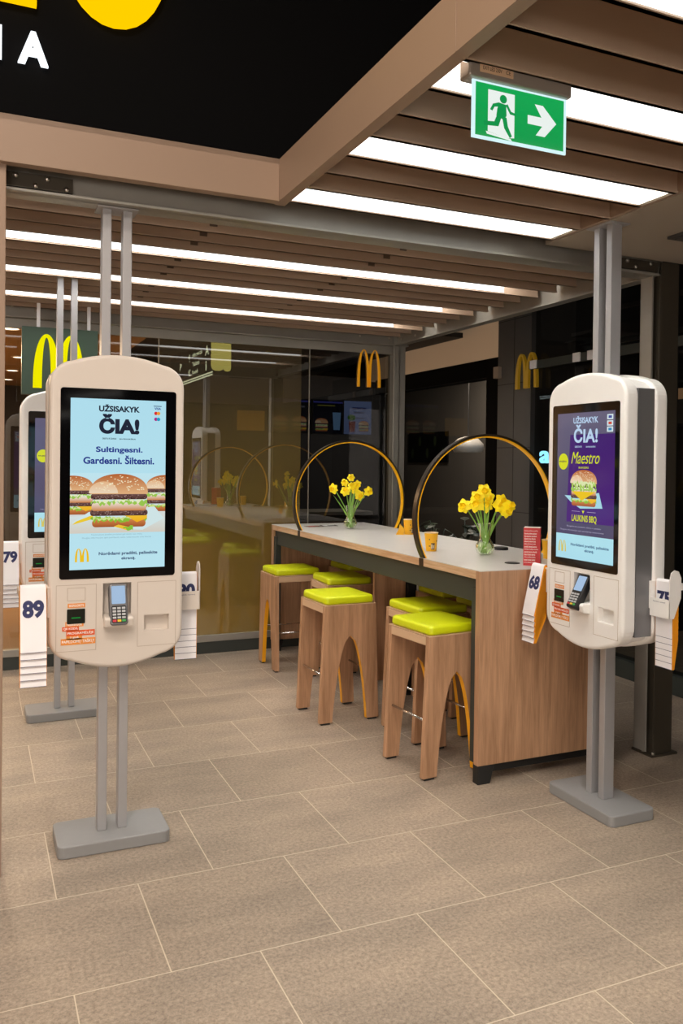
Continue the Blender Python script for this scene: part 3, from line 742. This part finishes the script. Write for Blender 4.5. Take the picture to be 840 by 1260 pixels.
def tent_stack(kl, side, num, where, n=6):
    (loc, rz) = kl
    base = Matrix.Translation(loc) @ Matrix.Rotation(rz, 4, 'Z') @ (ROT180 if side else Matrix())
    R2 = rz+(PI if side else 0)
    first = None; g = 'folded table number cards hanging ' + where
    for k in range(n):
        p = base @ Vector((-.334, -.072 if side else -.117, 1.139-.0275*k))
        if k == 0:
            first = make_tent(num, f'white folded number card reading {num}, topmost {where}', g, .012 if side else .072)
            first.location = p; first.rotation_euler = (0, 0, rz)
        else:
            d = first.copy(); C.objects.link(d); d.location = p
            d['label'] = f'blank white number card, {ordn[k-1]} of the stack {where}'
            for ch in first.children:
                if ch.name.startswith('number'): continue
                c = ch.copy(); C.objects.link(c); c.parent = d
tent_stack(KL, 0, '89', 'left of the front kiosk')
tent_stack(KL, 1, '80', 'right of the front kiosk')
tent_stack(KR, 0, '68', 'left of the right kiosk')
tent_stack(KR, 1, '75', 'right of the right kiosk')
tent_stack(KB, 0, '79', 'left of the rear kiosk')

# ---- bar table
TX0, TX1, TY0, TY1, TZ = 2.36, 3.245, 3.58, 6.84, 1.10
TC = ((TX0+TX1)/2, (TY0+TY1)/2)
tb = thing('bar_table', 'long high bar table with pale stone top, oak end panels and two hoops', 'table', (TC[0], TC[1], 0))
def tp(x, y): return x-TC[0], y-TC[1]
x0, y0 = tp(TX0, TY0); x1, y1 = tp(TX1, TY1)
top = MB().span(x0, x1, y0+.04, y1-.04, 1.055, 1.097).build('tabletop', M['woodh'], tb, bevel=.001)
MB().span(x0, x1, y0, y1, 1.0971, 1.101).build('laminate_surface', M['lam'], top)
for ya, yb in ((y0, y0+.04), (y1-.04, y1)):
    MB().span(x0, x1, ya, yb, .098, 1.097).build('end_panel', M['wood'], tb, bevel=.0015)
MB().span(TC[0]*0-.245, .0, -.01, .015, .12, 1.0).build('divider_panel', M['wood'], tb)
fr = MB()
for x in (x0+.022, x1-.062): fr.span(x, x+.04, y0+.04, y1-.04, .93, 1.055)
for y in (y0+.045, -.03, y1-.085): fr.span(x0+.03, x1-.03, y, y+.04, .99, 1.05)
fr.build('under_frame', M['frame'], tb, bevel=.002)
for y in (y0+.041, y1-.091):
    for x in (x0+.008, x1-.058): MB().span(x, x+.05, y, y+.05, .1, 1.0).build('steel_post', M['frame'], tb, bevel=.002)
MB().span(.005, .075, -.04, .03, 0, 1.0).build('steel_post', M['boot'], tb, bevel=.002)
for y in (y0+.002, y1-.052):
    for x, sg in ((x0+.004, 1), (x1-.004, -1)):
        MB().prism([(x, 0), (x+sg*.075, 0), (x+sg*.10, .1), (x, .1)], 'y', y, y+.05).build('foot', M['boot'], tb, bevel=.003)
MB().span(x0+.1, x1-.1, y0+.03, y0+.05, .05, .1).build('lower_rail', M['boot'], tb)
# hoops
def hoop(yy):
    R_o, cx, cz = .497, .0, 1.33; yl = yy-TC[1]
    a0 = math.asin((1.050-cz)/R_o)     # stops just under the table edge
    n = 72; a_s, a_e = a0, PI-a0
    b = MB(); bl = MB(); prev = None; pl_ = None
    for k in range(n+1):
        a = a_s+(a_e-a_s)*k/n; c, s_ = math.cos(a), math.sin(a)
        ring = [b.bm.verts.new((cx+c*r_, yl+w, cz+s_*r_)) for r_, w in ((R_o, -.02), (R_o, .02), (R_o-.014, .02), (R_o-.014, -.02))]
        rl = [bl.bm.verts.new((cx+c*r_, yl+w, cz+s_*r_)) for r_, w in ((R_o-.0142, -.0195), (R_o-.0142, .0195), (R_o-.021, .0195), (R_o-.021, -.0195))]
        for P_, Q_, B_ in ((prev, ring, b), (pl_, rl, bl)):
            if P_:
                for j in range(4): B_.bm.faces.new((P_[j], P_[(j+1) % 4], Q_[(j+1) % 4], Q_[j]))
            else: B_.bm.faces.new(Q_)
        prev, pl_ = ring, rl
    b.bm.faces.new(prev); bl.bm.faces.new(pl_)
    h = b.build('hoop', M['hoop'], tb)
    bl.build('yellow_lining', M['hoopy'], h)
    for sg in (-1, 1):
        MB().span(sg*.436, sg*.447, yl-.022, yl+.022, 1.055, 1.100).build('hoop_clamp', M['hoop'], h)
hoop(4.19); hoop(6.17)

# ---- bar stools
def make_stool(label):
    t = thing('bar_stool', label, 'stool', (0, 0, 0), 0, 'lime-seated oak stools at the bar table')
    za, wb = .55, .122
    arch = [(-wb*math.sqrt(max(0, 1-(k/16)**1.25)), za*k/16) for k in range(17)]
    archR = [(-x, z) for x, z in arch[::-1]]
    for yy in (-.195, .163):
        pts = [(-.207, .012)] + [(-wb, .012)] + arch[1:] + archR[1:-1] + [(wb, .012), (.207, .012), (.178, .745), (-.178, .745)]
        p = MB().prism(pts, 'y', yy, yy+.032).build('side_panel', M['wood'], t)
        b = MB(); cur = [(-wb, .012)] + arch[1:] + archR[1:-1] + [(wb, .012)]
        for (a, z), (c, z2) in zip(cur, cur[1:]):
            k = .9965
            b.face([(a*k, yy+.0005, z-.0006), (c*k, yy+.0005, z2-.0006), (c*k, yy+.0315, z2-.0006), (a*k, yy+.0315, z-.0006)])
        b.build('arch_edge', M['yedge'], p)
        for s_ in (-1, 1): MB().span(s_*.135, s_*.195, yy+.004, yy+.028, 0, .012).build('glide', M['boot'], p)
    MB().span(-.176, .176, -.163, .163, .695, .742).build('seat_board', M['wood'], t, bevel=.001)
    for s_ in (-1, 1): MB().span(s_*.1765, s_*.181, -.163, .163, .700, .7425).build('seat_edge', M['woodlt'], t)
    MB().span(-.178, .178, -.195, .195, .7455, .749).build('top_edge', M['woodlt'], t)
    c = MB().prism(rrect(-.174, -.19, .174, .19, .03), 'z', .750, .800)
    for v in c.bm.verts:
        if v.co.z > .78: v.co.x *= .985; v.co.y *= .985
    o = c.build('cushion', M['lime'], t, bevel=.016, bseg=4, smooth=True)
    for s_ in (-1, 1): MB().tube([(s_*.168, -.17, .30), (s_*.168, .17, .30)], .0065, 10).build('foot_rail', M['chrome'], t, smooth=True)
    return t
spots = [((2.315, 3.945), .10, 'nearest lime-seated oak stool at the front left corner of the bar table'),
         ((2.545, 4.435), .05, 'lime-seated oak stool pushed in just behind the nearest one'),
         ((2.175, 4.965), .03, 'lime-seated oak stool pulled out halfway along the left side of the table'),
         ((2.53, 5.71), -.06, 'lime-seated oak stool just behind the pulled-out middle one'),
         ((2.34, 6.30), PI/2, 'lime-seated oak stool turned sideways at the far left end of the table'),
         ((3.02, 4.42), .04, 'shaded lime stool on the far side of the table, nearest its front end panel'),
         ((3.02, 4.93), -.03, 'shaded lime stool on the far side of the table, next to the steel post'),
         ((2.98, 6.40), .02, 'shaded lime stool on the far side of the table, at its far end')]
proto = None
for (x, y), r_, lb in spots:
    if proto is None: proto = make_stool(lb); proto.location = (x, y, 0); proto.rotation_euler = (0, 0, r_)
    else: dup(proto, (x, y, 0), r_, lb)

# ---- vases and daffodils
AX = Vector((.915, -.404, 0)); AY = Vector((.404, .915, 0))     # across / away, as one stands facing the table corner
def vase(loc, label, zs=1.0):
    t = thing('glass_vase', label, 'vase', loc)
    pf = [(.030, .002), (.048, .012), (.058, .038), (.054, .062), (.038, .085), (.032, .10), (.033, .13), (.040, .172), (.046, .19)]
    MB().lathe(pf, 28, cap1=False).build('glass_body', M['vase'], t, smooth=True)
    MB().lathe([(.028, .004), (.045, .014), (.054, .038), (.050, .060), (.040, .076)], 24).build('water', M['water'], t, smooth=True)
    rim = MB(); rim.tube([(.046*math.cos(2*PI*k/28), .046*math.sin(2*PI*k/28), .19) for k in range(28)], .0018, 6, closed=True)
    rim.build('rim', M['vase'], t, smooth=True)
    return t
rg = random.Random(4)
def daffodil(base, off, h, dep, face, label, group, r=.046, bud=False):
    t = thing('daffodil', label, 'flower', base, 0, group)
    tip = AX*off+AY*dep+Vector((0, 0, h))
    b0 = Vector((-.35*off*.5+rg.uniform(-.012, .012), rg.uniform(-.02, .02), .012))
    nk = Vector((AX*off*.12+AY*dep*.12).to_tuple())+Vector((0, 0, .15))
    pts = []
    for k in range(13):
        u = k/12
        pts.append(b0*(1-u)**3+3*nk*.8*u*(1-u)**2+3*(nk*.5+tip*.5)*u*u*(1-u)+tip*u**3)
    MB().tube(pts, .0042, 6).build('stem', M['stem'], t, smooth=True)
    fv = (-AY*.8+AX*face+Vector((0, 0, rg.uniform(-.1, .35)))).normalized()
    q = fv.to_track_quat('Z', 'Y').to_matrix().to_4x4()
    X = Matrix.Translation(tip+fv*.012) @ q @ Matrix.Rotation(rg.uniform(0, 1), 4, 'Z')
    b = MB()
    for k in range(6):
        a = k*PI/3; sz = r*rg.uniform(.9, 1.08); rows = []
        for u, wd in ((.12, .10), (.35, .34), (.6, .40), (.82, .26), (1.0, .02)):
            rr = sz*u; z = -.012*u*u+.004*(k % 2)+rg.uniform(-.002, .002); w = sz*wd
            rows.append([(rr*math.cos(a)-s_*w*math.sin(a), rr*math.sin(a)+s_*w*math.cos(a), z+abs(s_)*.004) for s_ in (-1, 0, 1)])
        for ra, rb in zip(rows, rows[1:]):
            for j in range(2): b.face([ra[j], ra[j+1], rb[j+1], rb[j]])
    bmesh.ops.remove_doubles(b.bm, verts=b.bm.verts, dist=1e-5)
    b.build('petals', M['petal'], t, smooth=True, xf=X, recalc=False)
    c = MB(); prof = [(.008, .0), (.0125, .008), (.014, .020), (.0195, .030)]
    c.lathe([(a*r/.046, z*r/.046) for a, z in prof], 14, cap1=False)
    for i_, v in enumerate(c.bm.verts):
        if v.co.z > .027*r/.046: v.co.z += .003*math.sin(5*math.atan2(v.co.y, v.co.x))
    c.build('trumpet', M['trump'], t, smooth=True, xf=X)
    if rg.random() < .75:
        l = MB(); side = rg.choice((-1, 1)); rows = []
        for k in range(9):
            u = k/8; p = b0*(1-u)+tip*u*.8+AX*side*.04*u*u+Vector((0, 0, .02*u)); w = .007*math.sin(PI*min(1, .2+u*.8))
            rows.append((p-AX*w, p+AX*w))
        for (a, b_), (c_, d_) in zip(rows, rows[1:]): l.face([a, b_, d_, c_])
        l.build('leaf', M['stem'], t, smooth=True, recalc=False)
    return t
V1 = Vector((2.805, 4.21, 1.1013)); V2 = Vector((2.83, 6.22, 1.1013))
vase(V1, 'round-bottomed glass vase of daffodils in the near hoop, by the red carton')
vase(V2, 'round-bottomed glass vase of daffodils at the far end of the bar table')
near = [(-.014, .383, 'topmost'), (-.050, .345, 'upper left'), (.0, .292, 'largest, in the middle'), (.095, .325, 'upper one of the right cluster'), (.135, .292, 'rightmost'),
        (-.125, .292, 'leftmost'), (-.035, .312, 'just above the middle one'), (.115, .268, 'lowest of the right cluster'), (-.058, .300, 'between the leftmost and the middle one'), (.012, .345, 'just right of the upper left one'), (.085, .290, 'left of the lowest right one')]
for k, (o_, h, lb) in enumerate(near):
    daffodil(V1, o_, h, -.03+.06*((k*37) % 7)/7, o_*3, f'{lb} yellow daffodil in the vase near the red carton', 'daffodils in the near vase', .047)
far = [(-.138, .33, 'leftmost'), (-.04, .305, 'largest, left of the middle'), (.005, .35, 'middle'), (.07, .275, 'lowest, right of the middle'), (.14, .31, 'rightmost'), (-.05, .375, 'upper left'), (.05, .365, 'upper right'), (.0, .42, 'topmost'), (.025, .325, 'right of the largest')]
for k, (o_, h, lb) in enumerate(far):
    daffodil(V2, o_, h, -.03+.06*((k*53) % 7)/7, o_*3, f'{lb} yellow daffodil in the far vase on the bar table', 'daffodils in the far vase', .046 if h < .34 else .036)

# ---- paper cups
def cup(loc, label, r0=.032, r1=.043, h=.115, rz=0, art=True):
    t = thing('paper_cup', label, 'cup', loc, rz, 'yellow paper cups on the bar table')
    MB().lathe([(r0, 0), (r1, h), (r1-.002, h), (r0-.002, .004)], 28, cap1=True).build('cup_body', M['cup'], t, smooth=False)
    MB().tube([(r1*math.cos(2*PI*k/28), r1*math.sin(2*PI*k/28), h) for k in range(28)], .0022, 6, closed=True).build('rolled_rim', M['cupin'], t, smooth=True)
    if art:
        b = MB(); n = 6
        def pt(a, z): rr = r0+(r1-r0)*z/h+.0006; return (rr*math.cos(a), rr*math.sin(a), z)
        for (a0, a1, z0, z1) in ((-1.9, -1.25, .012, .052), (-2.3, -2.0, .03, .036), (-1.0, -.8, .06, .07), (-2.25, -2.1, .07, .078)):
            for k in range(n):
                p, q = a0+(a1-a0)*k/n, a0+(a1-a0)*(k+1)/n
                b.face([pt(p, z0), pt(q, z0), pt(q, z1), pt(p, z1)])
        b.build('printed_picture', M['brown'], t)
        b = MB()
        for (a0, a1, z0, z1) in ((-1.85, -1.68, .016, .044), (-1.5, -1.35, .018, .04)):
            for k in range(n):
                p, q = a0+(a1-a0)*k/n, a0+(a1-a0)*(k+1)/n
                def pt2(a, z): rr = r0+(r1-r0)*z/h+.001; return (rr*math.cos(a), rr*math.sin(a), z)
                b.face([pt2(p, z0), pt2(q, z0), pt2(q, z1), pt2(p, z1)])
        b.build('printed_figures', M['cupin'], t)
    return t
cup((2.605, 4.505, 1.1013), 'yellow paper cup standing alone beside the foot of the near hoop', rz=-.2)
cup((3.04, 5.60, 1.1013), 'yellow paper cup at the far table edge between the two hoops', .034, .041, .115, .4, True)
cup((3.06, 3.93, 1.1013), 'yellow-brown paper cup half hidden behind the red carton', .031, .040, .11, 1.2, True)
t = tag(MB().prism([(-.05, 0), (.01, 0), (.015, .045), (-.02, .085), (-.03, .04)], 'y', -.003, .003).build('paper_napkin', M['cup'], loc=(2.975, 5.58, 1.1014), rot=(0, 0, -.4)), 'crumpled yellow paper leaning by the far paper cup', 'napkin')

# ---- red carton
t = thing('promotion_carton', 'tall red carton printed with white lines on the front corner of the bar table', 'box', (2.775, 3.705, 1.1013), -.72)
MB().span(-.045, .045, -.04, .04, 0, .205).build('carton_body', M['red'], t, bevel=.002)
MB().span(-.043, .043, -.038, .038, .205, .2065).build('top_flap', M['text_w'], t)
ln = []
rgt = random.Random(2); wd = 'kava pusryčiai desertas sultys salotos ledai sumuštinis gėrimas užkandis'.split()
for k in range(13):
    z = .19-.0142*k
    ln.append((' '.join(rgt.choice(wd) for _ in range(3)), -.04, z-.006, .036-.018*rgt.random(), z+.003))
text_obj('print_lines', ln, M['text_w'], t, -.0405, .01)
b = MB().span(.0451, .0456, -.03, .03, .11, .185); b.build('side_picture', M['brown'], t)
text_obj('side_print', [('NAUJIENA', -.028, .15, .028, .168), ('kava', -.02, .125, .02, .142)], M['orange'], t, 0, .02, Matrix.Translation((.0458, 0, 0)) @ Matrix.Rotation(PI/2, 4, 'Z'))
MB().span(.0451, .0456, -.028, .028, .03, .10).build('side_panel_picture', M['dock'], t)

# ---- pads and leaflets lying on the table
def pad(x, y, r, label, th=.008):
    t = thing('charging_pad', label, 'charging pad', (x, y, 1.1012), 0, 'black discs on the table top')
    MB().lathe([(r, 0), (r, th*.7), (r*.93, th)], 28).build('pad_body', M['black'], t, smooth=False)
    MB().lathe([(r*.6, th), (r*.6, th+.0006), (r*.5, th+.0006), (r*.5, th)], 24, cap0=False, cap1=False).build('ring_mark', M['dgrey'], t)
pad(2.72, 3.81, .042, 'flat black disc on the table left of the red carton', .004)
pad(3.075, 4.43, .045, 'small black disc on the table right behind the near vase', .018)
for (x, y, rz, cl, lb) in ((2.62, 6.50, .2, 'brown', 'brown printed leaflet lying at the far end of the table, left one'), (2.78, 6.56, -.1, 'dgrey', 'dark printed leaflet lying at the far end of the table beside the far vase')):
    t = thing('leaflet', lb, 'leaflet', (x, y, 1.1012), rz, 'leaflets at the far end of the table')
    MB().span(-.07, .07, -.05, .05, 0, .002).build('sheet', M[cl], t)
    MB().span(-.055, -.01, -.035, .03, .002, .0026).span(.005, .055, .005, .03, .002, .0026).build('print', M['red'] if cl == 'brown' else M['paper'], t)

# ---- exit sign
t = thing('exit_sign', 'green and white emergency exit sign hanging under the slats', 'exit sign', (1.475, 2.06, 2.60))
MB().span(-.19, .175, -.02, .035, .163, .222).build('sign_housing', M['exitbox'], t, bevel=.006)
MB().span(-.10, .11, -.005, .025, .222, .236).span(-.07, -.05, 0, .02, .236, .30).span(.08, .1, 0, .02, .236, .30).build('mounting_bracket', M['chrome'], t, bevel=.002)
MB().span(-.155, -.04, -.0212, -.02, .178, .205).build('label_sticker', M['woodlt'], t)
text_obj('label_print', [('EXIT LED 230V', -.145, .186, -.08, .197), ('CE', -.066, .186, -.05, .197)], M['black'], t, -.0213, .01)
MB().span(-.168, .168, -.003, .003, -.004, .164).build('edge_glow_panel', M['exitedge'], t)
a = Art(); a.rect(-.158, .004, .158, .157, '#0f9a4b', '#13a552')
a.poly([(-.115, .142), (-.022, .142), (-.022, .014), (-.045, .003+.008), (-.115, .020)], '#e9f1ec')
g = '#10924a'
a.disc(-.062, .122, .0125, .0125, g)
a.poly([(-.078, .110), (-.052, .107), (-.050, .075), (-.060, .062), (-.086, .070), (-.083, .09)], g)           # torso
a.poly([(-.054, .106), (-.038, .082), (-.018, .080), (-.018, .087), (-.034, .090), (-.047, .110)], g)            # right arm
a.poly([(-.078, .110), (-.098, .103), (-.108, .085), (-.100, .082), (-.092, .095), (-.076, .098)], g)            # left arm
a.poly([(-.066, .070), (-.05, .070), (-.045, .045), (-.030, .018), (-.038, .012), (-.058, .038)], g)             # front leg
a.poly([(-.083, .074), (-.068, .068), (-.078, .040), (-.128, .036), (-.130, .048), (-.093, .052)], g)            # back leg
a.poly([(-.122, .020), (-.035, .010), (-.03, .004), (-.118, .012)], '#e9f1ec')
a.poly([(.025, .092), (.075, .092), (.050, .128), (.080, .128), (.130, .082), (.088, .036), (.055, .036), (.078, .066), (.025, .066)], '#e9f1ec')
a.build('exit_pictogram', M['exit_art'], t, -.0035)

# ---- green arch sign hanging in front of the glass
t = thing('hanging_arch_sign', 'square dark green hanging sign with yellow arches above the rear kiosk', 'sign', (.575, 6.55, 2.12))
MB().span(-.27, .27, -.03, .03, 0, .50).build('sign_board', M['msign'], t, bevel=.003)
for k, p in enumerate(arches(.36, .40, .062)):
    MB().prism([(x-.012, z+.05) for x, z in p], 'y', -.036, -.030).build('arch_emblem', M['marc'], t)
for x in (-.155, .205): MB().span(x-.012, x+.012, -.01, .01, .50, .80).build('hanger', M['paper'], t)

# golden arches on the glass and a modelled reflection of them at the right column
t = thing('wall_emblem', 'slim golden arches emblem on the dark glass next to the back steel post', 'emblem', (3.325, 6.93, 2.345))
for p in arches(.235, .345, .022): MB().prism(p, 'y', -.004, .012).build('arch', M['marc2'], t)
t = thing('wall_emblem', 'dim reflection of the golden arches, modelled on the grey tiled storefront column', 'emblem', (X0-.02, 6.24, 2.34), -PI/2)
for p in arches(.32, .32, .04): MB().prism(p, 'y', -.01, .018).build('arch', M['marc3'], t)

# ---- behind the glass: wayfinding sign, blade sign, poster, menu screens
t = thing('wayfinding_sign', 'black hanging direction sign with white pictograms seen through the back glass', 'sign', (2.25, 9.2, 2.55))
MB().span(0, .06, -.75, 1.3, .03, .36).build('sign_board', M['signblk'], t)
MB().span(-.006, .0, -.75, 1.3, .015, .028).span(-.006, .0, -.75, 1.3, -.012, .002).build('white_edge', M['way'], t)
Rm = Matrix.Translation((-.004, 0, 0)) @ Matrix.Rotation(-PI/2, 4, 'Z')
text_obj('sign_text', [('Informacija', -.12, .25, .32, .31), ('Tualetai', -.12, .16, .2, .21), ('Kavinė', -.12, .07, .14, .12), ('↑', -.32, .22, -.2, .32), ('WC', -.32, .06, -.2, .14), ('P', -.75, .17, -.65, .25), ('A', .45, .22, .6, .32), ('i', .47, .06, .52, .16)], M['way'], t, 0, .02, Rm)
t = thing('blade_sign', 'pale green glowing blade sign with rounded foot behind the back glass', 'sign', (2.005, 7.35, 2.465))
MB().prism(rrect(-.06, 0, .06, .42, .045), 'y', -.02, .02).build('blade', M['lamp'], t, bevel=.004)
MB().prism(rrect(.07, 0, .13, .42, .029), 'y', .02, .06).build('side_blade', M['lamp'], t, bevel=.004)
t = thing('wall_poster', 'small yellow notice glowing dimly behind the film-covered back glass', 'poster', (3.16, 10.0, 2.03))
a = Art(); a.rect(-.18, 0, .18, .25, '#d69a24', '#e2a82c')
for k in range(6): a.rect(-.15, .03+.03*k, -.01, .04+.03*k, '#9c6a18'); a.rect(.02, .03+.03*k, .15, .04+.03*k, '#9c6a18')
a.rect(-.15, .215, .15, .235, '#9c6a18'); a.build('poster_sheet', art_mat('poster_art', .45), t)
for k, (xx, w, lb) in enumerate(((3.70, .56, 'left dim menu screen with burgers behind the dark glass'), (4.23, .42, 'middle dim menu screen with a drink behind the dark glass'), (4.66, .40, 'pale blue menu screen with a drink behind the dark glass'))):
    t = thing('menu_screen', lb, 'screen', (xx, 10.05, 2.02), 0, 'menu screens over the counter behind the glass')
    MB().span(-w/2-.012, w/2+.012, 0, .05, -.012, .45).build('screen_case', M['black'], t)
    a = Art()
    if k == 2:
        a.rect(-w/2, 0, w/2, .44, '#7f92c8', '#8ba0d6'); a.poly([(-.12, .03), (-.04, .03), (-.03, .17), (-.13, .17)], '#8a2c22'); a.disc(-.09, .22, .06, .04, '#4f7f2e'); burger(a, .09, .04, .075, 8)
        a.rect(-.08, .33, .12, .36, '#3d4a86'); a.rect(-.06, .28, .10, .30, '#22306e'); a.rect(-.02, .21, .1, .222, '#2a3568')
    elif k == 1:
        a.rect(-w/2, 0, w/2, .44, '#0d1020'); a.poly([(.08, .05), (.17, .05), (.185, .28), (.065, .28)], '#7ba6d6'); burger(a, -.09, .03, .09, 9); a.rect(-w/2, .40, w/2, .42, '#4b4fb0'); a.rect(-.15, .36, .1, .375, '#8c8a3a')
    else:
        a.rect(-w/2, 0, w/2, .44, '#1a1c22'); burger(a, -.13, .03, .1, 12); burger(a, .13, .03, .1, 13); a.rect(-w/2, .40, w/2, .42, '#4b4fb0'); a.rect(-.2, .33, .2, .35, '#77757f')
    a.build('menu_picture', M['dim_art'], t, -.001)
# counter under the menu screens
t = thing('service_counter', 'dim service counter behind the film-covered glass', 'counter', (3.3, 9.3, 0))
MB().span(-1.2, 1.2, 0, .6, 0, 1.0).build('counter_body', M['dgrey'], t); MB().span(-1.22, 1.22, -.03, .63, 1.0, 1.04).build('counter_top', M['steel'], t)

# ---- right-hand storefront contents
t = thing('pendant_lamp', 'dim bowl-shaped pendant lamp hanging in the dark cafe doorway', 'lamp', (6.2, 9.75, 1.80))
MB().lathe([(.19, 0), (.22, .05), (.21, .12), (.14, .19), (.04, .22)], 28, cap0=False).build('shade', M['pend'], t, smooth=True)
MB().tube([(0, 0, .22), (0, 0, 1.35)], .008, 6).build('cord', M['dgrey'], t)
t = thing('wall_picture', 'dark picture with pale leaves on the cafe wall through the doorway', 'picture', (6.89, 12.0, 1.66), -PI/2)
MB().span(-.7, .6, -.02, 0, 0, .5).build('canvas', M['black'], t)
b = MB()
for k in range(5):
    c_ = (-.55+.25*k, .15+.2*(k % 2)); b.face([(c_[0]+.05*math.cos(q*PI/4), -.022, c_[1]+.09*math.sin(q*PI/4)) for q in range(8)])
b.build('leaf_motif', M['dleaf'], t)
def plant(loc, label, n, sd, sz):
    r_ = random.Random(sd); t = thing('potted_plant', label, 'plant', loc, 0, 'plants in the cafe doorway')
    MB().lathe([(.13, 0), (.17, .3), (.15, .3), (.14, .27)], 18).build('pot', M['dark'], t, smooth=False)
    b = MB(); st = MB()
    for k in range(n):
        a = r_.uniform(0, 2*PI); L = sz*r_.uniform(.5, 1); h = r_.uniform(.2, 1.0)*.72
        e = Vector((math.cos(a)*L*.6, math.sin(a)*L*.6, .3+h)); st.tube([(0, 0, .28), e*.5+Vector((0, 0, .2)), e], .005, 5)
        d = Vector((math.cos(a), math.sin(a), r_.uniform(-.5, .4))).normalized(); s_ = d.cross(Vector((0, 0, 1))).normalized(); up = Vector((0, 0, 1))
        l = r_.uniform(.16, .3); w = l*.24; rows = []
        for u, ww in ((0, .1), (.3, .9), (.6, .85), (.85, .45), (1, .03)): 
            c_ = e+d*l*u-up*.12*l*u*u*2; rows.append((c_-s_*w*ww, c_+up*.01, c_+s_*w*ww))
        for ra, rb in zip(rows, rows[1:]):
            for j in range(2): b.face([ra[j], ra[j+1], rb[j+1], rb[j]])
    st.build('stem', M['dleaf'], t, smooth=True); b.build('foliage', M['dleaf'], t, smooth=True, recalc=False)
for k, (x, y, lb) in enumerate(((5.0, 8.55, 'leftmost leafy dark plant in the cafe doorway'), (5.0, 7.9, 'middle leafy dark plant in the cafe doorway'), (5.0, 7.25, 'rightmost leafy dark plant in the cafe doorway'))):
    plant((x, y, .0), lb, 30, k+2, .36)
t = tag(text_obj('glowing_sign_letter', [('a', 0, 0, .13, .11)], M['blue'], None, 0, .015, Matrix.Translation((4.629, 6.10, 1.66)) @ Matrix.Rotation(-PI/2, 4, 'Z'), .02), 'small glowing pale blue letter in the storefront left of the right kiosk', 'sign letter')
t = thing('pipe_rack', 'grey pipe rack high up behind the dark storefront glass', 'rack', (5.25, 5.0, 2.5))
b = MB(); b.span(-.02, .02, -1.9, 1.1, .54, .58).span(-.02, .02, -1.9, 1.1, .24, .28); b.build('rail', M['dgrey'], t)
for yy in (1.07, -.6, -1.88): MB().span(-.02, .02, yy-.02, yy+.02, -.0, 1.7).build('upright', M['dgrey'], t)
t = thing('fixing_rail', 'grey rail with pale square clamps along the top of the dark storefront', 'rail', (4.55, 4.6, 2.50))
MB().span(-.01, .03, -1.5, 1.55, .0, .07).build('rail', M['frame'], t)
for yy in (1.48, .9, .72, -.1, -.6): MB().span(-.02, -.01, yy-.045, yy+.045, .0, .075).build('clamp', M['paper'] if yy > .5 else M['ceil'], t)
tag(MB().span(4.56, 4.6, 6.66, 6.74, 2.47, 2.58).build('wall_bracket', M['ceil']), 'small pale square bracket at the left edge of the tiled storefront column', 'bracket')
t = thing('shop_shelf', 'lit wooden shelf edge inside the dark storefront left of the right kiosk', 'shelf', (5.5, 6.0, 2.2))
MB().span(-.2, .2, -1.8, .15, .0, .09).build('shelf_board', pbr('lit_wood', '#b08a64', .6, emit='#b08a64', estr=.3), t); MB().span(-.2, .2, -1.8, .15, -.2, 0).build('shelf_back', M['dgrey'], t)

# ---- lit shopfront added for its light, unseen behind and left of the viewer
t = thing('added_fill_panel', 'wide warm fill light panel added behind the viewer, out of view', 'fill_panel', (-3.7, -7.98, 0))
MB().span(-3.2, 3.2, .0, .06, .1, 3.2).build('glow_panel', emis('fill_glow', '#fff0e2', 7.0), t)
for x in (-3.22, -1.6, 0, 1.6, 3.22): MB().span(x-.05, x+.05, .0, .12, 0, 3.3).build('panel_bar', M['frame'], t)
MB().span(-3.3, 3.3, 0, .14, 3.2, 3.5).build('header', M['frame'], t)

for (x, y, lb) in ((1.75, -6.9, 'higher one'), (1.35, -7.0, 'lower one')):
    t = thing('linear_light', 'slim white linear light on the rear mall wall, ' + lb, 'light', (x, y, 2.68 if lb[0] == 'h' else 2.36), -.35, 'linear lights behind the viewer')
    MB().span(-.05, .05, -.9, .9, 0, .05).build('light_body', M['endw'], t); MB().span(-.04, .04, -.88, .88, -.012, 0).build('light_diffuser', M['strip_side'], t)
    MB().span(-.01, .01, -.01, .01, .05, 5.6-(2.68 if lb[0] == 'h' else 2.36)).build('suspension_rod', M['steel'], t)

# ================================================================== LIGHT
def area(loc, size, power, col, rot=(0, 0, 0), shape='DISK', sy=None):
    l = bpy.data.lights.new('area', 'AREA'); l.shape = shape; l.size = size
    if sy: l.size_y = sy
    l.energy = power; l.color = col
    o = bpy.data.objects.new('lamp', l); C.objects.link(o); o.location = loc; o.rotation_euler = rot; return o
warm = (1, .86, .73)
pos = [(-1.6, -1.2, 5.3), (.2, -2.6, 5.3), (-3.2, 1.2, 5.3), (-.4, .6, 5.3)]
pn = ['left rear', 'straight behind', 'far left', 'overhead']
for p, nme in zip(pos, pn):
    t = thing('high_downlight', 'large round warm ceiling downlight of the mall, ' + nme, 'ceiling light', p, 0, 'mall downlights above and behind the viewer')
    MB().lathe([(.34, .3), (.34, 0), (.31, -.01), (.31, .04)], 28, cap0=False, cap1=False).build('trim_ring', M['endw'], t, smooth=True)
    MB().lathe([(.31, .06), (.31, .07)], 28).build('reflector', M['endw'], t)
    area((p[0], p[1], p[2]+.03), .58, 115, warm)
area((-.6, 10.5, 2.86), 1.2, 230, (1, .75, .5))
area((6.0, 9.6, 3.2), .6, 60, (1, .85, .7))
area((5.5, 8.0, 3.6), .5, 50, (.8, .9, 1))
area((3.2, 9.6, 2.85), .8, 8, (1, .8, .5))

w = bpy.data.worlds.new('world'); S.world = w; w.use_nodes = True
w.node_tree.nodes['Background'].inputs[0].default_value = (1, .88, .75, 1); w.node_tree.nodes['Background'].inputs[1].default_value = .04
